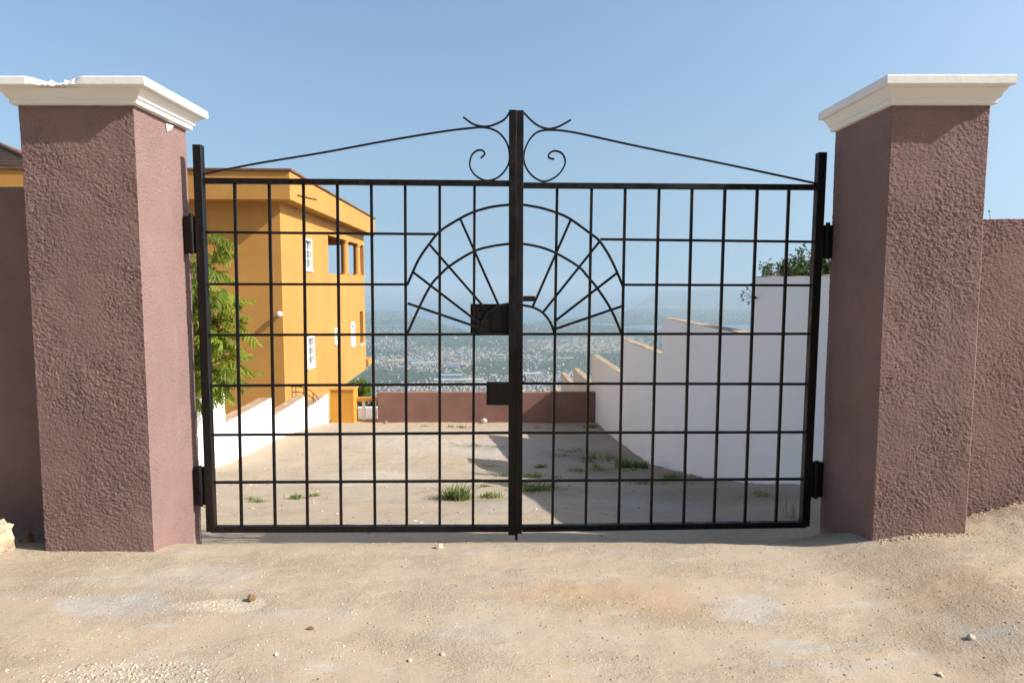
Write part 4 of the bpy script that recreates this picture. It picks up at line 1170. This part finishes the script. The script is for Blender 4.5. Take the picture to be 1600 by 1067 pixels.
for i, (u, v) in enumerate(targets):
    yq = TY - 0.75 + rr.uniform(-0.55, 0.75)
    e_ = at(u - 24 if u > 345 else u - 14, v + 8, yq)
    mid = trunk_top.lerp(e_, 0.5) + Vector((rr.uniform(-.1, .1), rr.uniform(-.1, .1), rr.uniform(0.0, .18)))
    b.tube([trunk_top + Vector((0, 0, rr.uniform(-.3, 0))), mid, e_], [0.024, 0.014, 0.006], 6)
    ends.append((mid, e_))
b.build('trunk', M_bark, tree, smooth=True)
def place_frond(p, yaw, pitch, roll, sc, parent):
    o = bpy.data.objects.new('leaf_frond', rr.choice(fr))
    col.objects.link(o); o.parent = parent
    o.location = p - parent.location
    o.rotation_euler = (roll, pitch, yaw)
    o.scale = (sc, sc, sc)
for mid, e_ in ends:
    n_ = rr.choice((6, 7, 8))
    for k in range(n_):
        t = 1.0 - 0.45 * (k / n_) ** 1.2
        p_ = mid.lerp(e_, t) + Vector((rr.uniform(-.1, .1), rr.uniform(-.14, .14), rr.uniform(-.12, .12)))
        out = math.atan2(e_.y - trunk_top.y, e_.x - trunk_top.x)
        yaw = rr.uniform(-2.2, 1.6) if rr.random() < .75 else rr.uniform(-3.1, 3.1)
        place_frond(p_, yaw, rr.uniform(-0.7, 0.5), rr.uniform(-0.5, 0.5), rr.uniform(0.5, 0.88), tree)

def leafy(name, label, base, crown_c, crown_r, nleaf, leaf, mat, seed, cat='tree', twigs=40, group=None, parent_only=False):
    rr = np.random.default_rng(seed)
    e = empty(name, base, label, cat, group)
    b = MB(); base = Vector(base); cc = Vector(crown_c)
    fork = base.lerp(cc, 0.62)
    b.tube([base - Vector((0, 0, .1)), base.lerp(fork, .5) + Vector((.03, .02, 0)), fork], [.07, .055, .045], 9)
    cl = []
    for i in range(twigs):
        d = rr.normal(size=3); d /= np.linalg.norm(d); d[2] = abs(d[2]) * 0.9 - 0.25
        rad_ = rr.uniform(.55, 1.05)
        tip = cc + Vector((d[0] * crown_r[0], d[1] * crown_r[1], d[2] * crown_r[2])) * rad_
        mid = fork.lerp(tip, .55) + Vector(tuple(rr.uniform(-.12, .12, 3)))
        b.tube([fork + Vector(tuple(rr.uniform(-.05, .05, 3))), mid, tip], [.02, .011, .003], 5)
        cl.append((mid, tip))
    b.build('trunk', M_bark, e, smooth=True)
    tips = [cl[i] for i in rr.integers(0, len(cl), nleaf)]
    t = rr.uniform(.15, 1.03, nleaf) ** 0.8
    P = np.array([tuple(m.lerp(q, float(s))) for (m, q), s in zip(tips, t)]) + rr.normal(size=(nleaf, 3)) * 0.055 * max(crown_r)
    a = rr.normal(size=(nleaf, 3)); a /= np.linalg.norm(a, axis=1)[:, None]
    c_ = np.cross(a, rr.normal(size=(nleaf, 3))); c_ /= np.linalg.norm(c_, axis=1)[:, None]
    L = leaf * rr.uniform(.7, 1.3, nleaf)[:, None]
    Vv = np.stack([P - a * L, P + c_ * L * .38, P + a * L, P - c_ * L * .38], 1).reshape(-1, 3)
    Fq = np.arange(nleaf * 4).reshape(-1, 4)
    link('crown', np_mesh('crown', Vv, Fq), mat, e)
    return e
# dark bush behind the long shaded wall
yb_ = 9.6
bc = at(1256, 414, yb_ + 0.3)
leafy('thorn_tree', 'small dark green tree peeping over the long shaded white wall', (bc.x, yb_ + .3, gz(bc.x, yb_) - 0.1), (bc.x, yb_ + .3, bc.z - 0.12), (0.66, 0.7, 0.52), 9500, 0.032, M_bushleaf, 3, twigs=60)
# green bush beyond the balustrade, under the overhang of the house
bc = at(561, 603, 28.0)
leafy('garden_tree', 'bright green bushy tree below the overhang of the orange house', (bc.x, 28.0, -6.2), (bc.x, 28.0, bc.z - 0.1), (0.62, 0.7, 0.75), 3600, 0.06, M_frond, 5, twigs=50)
bc = at(583, 640, 25.0)
leafy('garden_shrub', 'dark green shrub seen through the gaps of the short balustrade', (bc.x, 25.0, -5.5), (bc.x, 25.0, bc.z + 0.05), (0.8, 0.6, 0.7), 2600, 0.06, M_bushleaf, 6, 'shrub', 40)
# dry twig on the wall's corner
tc = at(1176, 466, yR[0] - 0.1)
te = empty('wall_weed', tc, 'dry weed sprig growing from the step of the shaded white wall', 'weed')
b = MB()
for q in ((-.09, .02, .07), (-.05, .0, .12), (-.10, .0, -.02), (-.03, 0, -.06), (-.12, 0, .03)):
    b.tube([tc + Vector((.06, 0, 0)), tc + Vector(q) * .5 + Vector((0, 0, .01)), tc + Vector(q)], [.005, .004, .002], 5)
b.build('stem', M_bark, te)
b = MB()
for q in ((-.09, .02, .07), (-.05, .0, .12), (-.10, .0, -.02), (-.03, 0, -.06), (-.12, 0, .03)):
    for s in (-1, 1):
        o_ = tc + Vector(q); b.add([o_, o_ + Vector((-.02, 0, .012 * s + .01)), o_ + Vector((-.045, 0, .02 * s)), o_ + Vector((-.02, .004, .012 * s - .01))], [(0, 1, 2, 3)])
b.build('leaves', M_bushleaf, te)

def tuft(p, rad_, hgt, nb, label, seed, group=None, flat=0.4):
    rr = np.random.default_rng(seed)
    e = empty('grass_tuft', p, label, 'grass tuft', group)
    P = []; Fq = []
    ncl = max(2, int(rad_ / 0.09))
    cl = [(rr.normal(0, .55) * rad_ * 1.2, rr.normal(0, .4) * rad_ * .8, rr.uniform(.35, 1.0), rr.uniform(.25, 1)) for _ in range(ncl)]
    cl[0] = (0, 0, 1.0, 1.0)
    pr = np.array([c[3] for c in cl]); pr /= pr.sum()
    for i in range(nb):
        cx, cy, ch, cw = cl[int(rr.choice(ncl, p=pr))]
        sp_ = 0.045 + 0.25 * rad_ * cw
        bx_, by_ = p.x + cx + rr.normal(0, sp_ * .5), p.y + cy + rr.normal(0, sp_ * .4)
        r_ = min(rad_, math.hypot(bx_ - p.x - cx, by_ - p.y - cy)); hgt_ = hgt * ch
        bz = gz(bx_, by_) - 0.005
        h_ = hgt_ * rr.uniform(.2, 1.0) * (1.1 - 0.6 * r_ / rad_)
        la = rr.uniform(0, 2 * math.pi); ln = h_ * rr.uniform(.15, 1.6) * (0.5 + flat)
        dx_, dy_ = math.cos(la) * ln, math.sin(la) * ln
        w = rr.uniform(.002, .0042) * (1 + 0.10 * p.y)
        sx, sy = -math.sin(la) * w, math.cos(la) * w
        k = len(P)
        P += [(bx_ - sx, by_ - sy, bz), (bx_ + sx, by_ + sy, bz), (bx_ + dx_ * .4 + sx * .8, by_ + dy_ * .4 + sy * .8, bz + h_ * .65), (bx_ + dx_ * .4 - sx * .8, by_ + dy_ * .4 - sy * .8, bz + h_ * .65), (bx_ + dx_, by_ + dy_, bz + h_ * .85)]
        Fq += [(k, k + 1, k + 2, k + 3), (k + 3, k + 2, k + 4)]
    me = bpy.data.meshes.new('blades'); me.from_pydata(P, [], Fq); me.update()
    tag(link('blades', me, M_grass, e), kind='stuff')
TG = 'low weeds growing through the driveway'
TUFTS = [
    (722, 781, .15, .20, 170, 'largest sunlit grass tuft behind the left half of the gate'),
    (768, 777, .20, .08, 90, 'low sunlit weeds just right of the largest grass tuft'),
    (850, 764, .42, .09, 320, 'wide patch of low weeds in shade right of the gate posts'),
    (838, 745, .30, .11, 150, 'sunlit and shaded weeds above the wide weed patch'),
    (845, 731, .20, .10, 90, 'small weed clump on the shaded drive near gate posts'),
    (940, 735, .45, .09, 240, 'dark weeds left of the bushy weed on shaded drive'),
    (976, 731, .40, .24, 320, 'bushy dark green weed on the shaded drive'),
    (928, 716, .55, .10, 220, 'strip of dry weeds above the bushy weed on drive'),
    (890, 706, .40, .07, 120, 'sparse weeds on the stony strip of shaded drive'),
    (1050, 750, .40, .13, 220, 'weeds in shade near the foot of the long white wall'),
    (1005, 756, .35, .06, 120, 'faint weeds left of those by the long white wall'),
    (1192, 775, .14, .06, 60, 'tiny dark weeds near the right hinge of gate'),
    (401, 784, .15, .05, 60, 'small weed nearest the chipped pillar behind the gate'),
    (463, 779, .17, .07, 80, 'small weed right of the one nearest the chipped pillar'),
    (745, 697, .45, .07, 90, 'flat dark weeds at the tip of the wall shadow'),
    (722, 668, .5, .10, 90, 'low weeds close to the brown end wall in sun'),
    (842, 669, .5, .08, 90, 'low weeds close to the brown end wall in shade'),
    (925, 668, .35, .14, 110, 'weeds in the corner where brown and white walls meet'),
    (758, 729, .45, .05, 80, 'flat weeds along the lower edge of the wall shadow'),
    (1237, 808, .05, .30, 9, 'few tall thin grass stems beside right gate stile'),
]
for i, (u, v, r_, h_, nb, lab) in enumerate(TUFTS):
    tuft(on_ground(u, v), r_ * 1.25, h_ * 1.1, int(nb * 1.5), lab, 100 + i, TG)
# tiny weed on top of the right boundary wall
wp = at(1548, 341, 4.42); wp.z = zr
te = empty('wall_sprig', wp, 'tiny dry sprig on top of the sunlit brown boundary wall', 'weed')
b = MB(); b.tube([wp - Vector((0, 0, .01)), wp + Vector((-.006, 0, .025)), wp + Vector((-.012, 0, .045))], [.002, .0015, .001], 5); b.build('stem', M_bark, te)
b = MB(); q = wp + Vector((-.012, 0, .045)); b.add([q, q + Vector((-.008, 0, .006)), q + Vector((0, 0, .016)), q + Vector((.008, 0, .006))], [(0, 1, 2, 3)]); b.build('seed_head', M_bushleaf, te)

# ------------------------------------------------------------------ stones
def rock_mesh(name, sx, sy, sz, seed, sub=4, sq=1.0):
    bm = bmesh.new(); bmesh.ops.create_icosphere(bm, subdivisions=sub, radius=1.0)
    co = np.array([v.co[:] for v in bm.verts])
    co = np.sign(co) * np.abs(co) ** sq
    f = 1 + 0.35 * pnoise(co[:, 0] * 1.3 + seed * 3.1, co[:, 1] * 1.3, co[:, 2] * 1.3) + 0.14 * pnoise(co[:, 0] * 4 + seed, co[:, 1] * 4, co[:, 2] * 4)
    co = co * f[:, None]
    rr_ = np.random.default_rng(seed * 7 + 1)
    for i in range(0 if seed == 1 else 11):                       # broken flat faces
        nrm_ = rr_.normal(size=3); nrm_ /= np.linalg.norm(nrm_)
        lim = rr_.uniform(0.55, 0.85)
        dd_ = co @ nrm_ - lim
        co = co - np.clip(dd_, 0, None)[:, None] * nrm_ * 0.92
    co = co * np.array([sx, sy, sz]) * 1.2
    for v, c in zip(bm.verts, co): v.co = c
    me = bpy.data.meshes.new(name); bm.to_mesh(me); bm.free()
    return me
def stone(u, v, su, sv, mat, label, seed, sink=0.25, cat='stone', y=None):
    p = on_ground(u, v)
    m = p.y / F
    me = rock_mesh('stone', su * m / 2, (su + sv) / 2 * m / 2, sv * m / 2 * 1.1, seed, 4, 0.38 if seed == 1 else 0.85)
    o = link('stone', me, mat)
    o.location = (p.x, p.y, p.z + sv * m * 0.5 * (1 - sink)); o.rotation_euler = (0, 0, seed * 1.3)
    tag(o, label, cat, 'loose stones lying on the ground')
stone(-22, 866, 50, 42, M_stone_tan, 'large pale block of stone cut off by the left picture edge', 1, 0.0)
stone(43, 846, 22, 18, M_stone_brown, 'brown stone lying in the dark corner beside the chipped pillar', 2)
stone(685, 856, 12, 8, M_stone, 'white stone on the shadow edge just below the gate', 3)
stone(392, 938, 13, 11, M_stone_brown, 'reddish brown stone at the end of the pale hollow', 4)
stone(691, 1024, 8, 6, M_stone, 'small white stone near the bottom middle of the ground', 5)
stone(640, 1034, 7, 5, M_stone, 'small white stone left of the one near bottom middle', 6)
stone(432, 1023, 7, 5, M_stone, 'small white stone on the ground left of bottom middle', 9)
stone(1517, 998, 10, 8, M_stone, 'small rounded pale stone on the ground far right', 5)
stone(757, 661, 8, 7, M_stone, 'white stone against the foot of the brown end wall', 8, 0.1)
stone(602, 662, 7, 5, M_stone_brown, 'dark stone at the left foot of the brown end wall', 10, 0.1)
stone(1470, 1056, 11, 5, M_stone, 'flat stone by the bottom right of the ground', 6)
stone(486, 983, 12, 5, M_stone_brown, 'dark dead leaf sized stone left of the bottom middle', 12)

# gravel: loose grit over the forecourt and the drive
def gravel(name, label, n, seed, cols_, zone_fn, smin, smax):
    rr = np.random.default_rng(seed)
    x, y = zone_fn(rr, n)
    z = ground_fine(x, y)
    dens = fbm(x * 1.4, y * 1.8, 3.0, 3)
    keep = dens > rr.uniform(-0.75, 0.5, len(x))
    x, y, z = x[keep], y[keep], z[keep]; n = len(x)
    ov_ = np.array([(1,0,0),(-1,0,0),(0,1,0),(0,-1,0),(.2,.1,1),(.6,.6,.5),(-.6,.5,.55),(-.5,-.6,.5),(.6,-.55,.45)], float)
    ft = np.array([(4,5,6),(4,6,7),(4,7,8),(4,8,5),(0,2,5),(2,6,5),(2,1,6),(1,7,6),(1,3,7),(3,8,7),(3,0,8),(0,5,8)])
    s = (smin + (smax - smin) * rr.random(n) ** 4)
    a = rr.uniform(0, 6.28, n)
    Vv = ov_[None] * rr.uniform(.6, 1.2, (n, 9, 1)) * s[:, None, None] * np.array([1.0, 0.8, 0.6])
    ca_, sa_ = np.cos(a)[:, None], np.sin(a)[:, None]
    X = Vv[..., 0] * ca_ - Vv[..., 1] * sa_ + x[:, None]; Y = Vv[..., 0] * sa_ + Vv[..., 1] * ca_ + y[:, None]
    Z = Vv[..., 2] + (z - 0.1 * s)[:, None]
    me = np_mesh(name, np.stack([X, Y, Z], -1).reshape(-1, 3), (ft[None] + (np.arange(n) * 9)[:, None, None]).reshape(-1, 3))
    cc = np.array(cols_)[rr.integers(0, len(cols_), n)]
    add_tone(me, np.repeat(cc, len(ft), axis=0))
    tag(link(name, me, M_town), label, 'gravel', kind='stuff')
GC = [(.44, .36, .26), (.49, .42, .33), (.38, .28, .18), (.44, .34, .23), (.24, .17, .11), (.33, .27, .21), (.40, .24, .14)]
def z_near(rr, n): return rr.uniform(-3.6, 3.8, n), 2.3 + 3.6 * rr.random(n) ** 1.3
def z_far(rr, n):
    y = rr.uniform(5.0, 20.8, n); return rr.uniform(-5.2, 2.9, n), y
gravel('gravel', 'loose fine gravel and grit on the sandy ground before the gate', 26000, 21, GC, z_near, .0020, .0095)
gravel('gravel', 'loose stony grit strewn along the drive behind the gate', 6000, 22, GC, z_far, .004, .030)
def z_patch(rr, n):
    c = on_ground(215, 1052); return c.x + rr.normal(0, .19, n), c.y + rr.normal(-.03, .07, n)
def z_hole(rr, n):
    c = on_ground(345, 947); return c.x + rr.normal(0, .085, n), c.y + rr.normal(0, .028, n)
gravel('rubble', 'pale rubble filling the small hollow beside the reddish brown stone', 1100, 24, [(.54, .47, .36), (.50, .43, .32), (.56, .49, .38), (.40, .33, .24)], z_hole, .0015, .006)
gravel('rubble', 'patch of whitish rubble in the bottom left of the ground', 2600, 23, [(.46, .40, .31), (.40, .34, .26), (.52, .46, .36), (.26, .2, .14), (.36, .28, .2)], z_patch, .002, .012)

# crumbled plaster and earth along the feet of the right pillar and the walls
def z_foot(x0, y0, x1, y1, sp):
    def f(rr, n):
        t = rr.random(n); return x0 + (x1 - x0) * t + rr.normal(0, .012, n), y0 + (y1 - y0) * t - np.abs(rr.normal(0, sp, n))
    return f
CR = [(.42, .32, .2), (.36, .26, .16), (.3, .2, .12), (.47, .38, .26), (.24, .15, .1)]
gravel('crumbs', 'crumbled tan plaster and earth along the sunlit pillar foot', 700, 31, CR, z_foot(Q0 + 0.02, QY0 - 0.005, Q1 + .05, QY0 - 0.005, .03), .003, .017)
gravel('crumbs', 'crumbled tan earth along the foot of the sunlit boundary wall', 900, 32, CR, z_foot(Q1 + 0.03, 4.35, 3.8, 4.35, .05), .004, .024)
gravel('crumbs', 'grit and crumbs along the foot of the chipped pillar', 350, 33, CR, z_foot(L0, LY0 - 0.005, L1, LY0 - 0.005, .025), .002, .009)
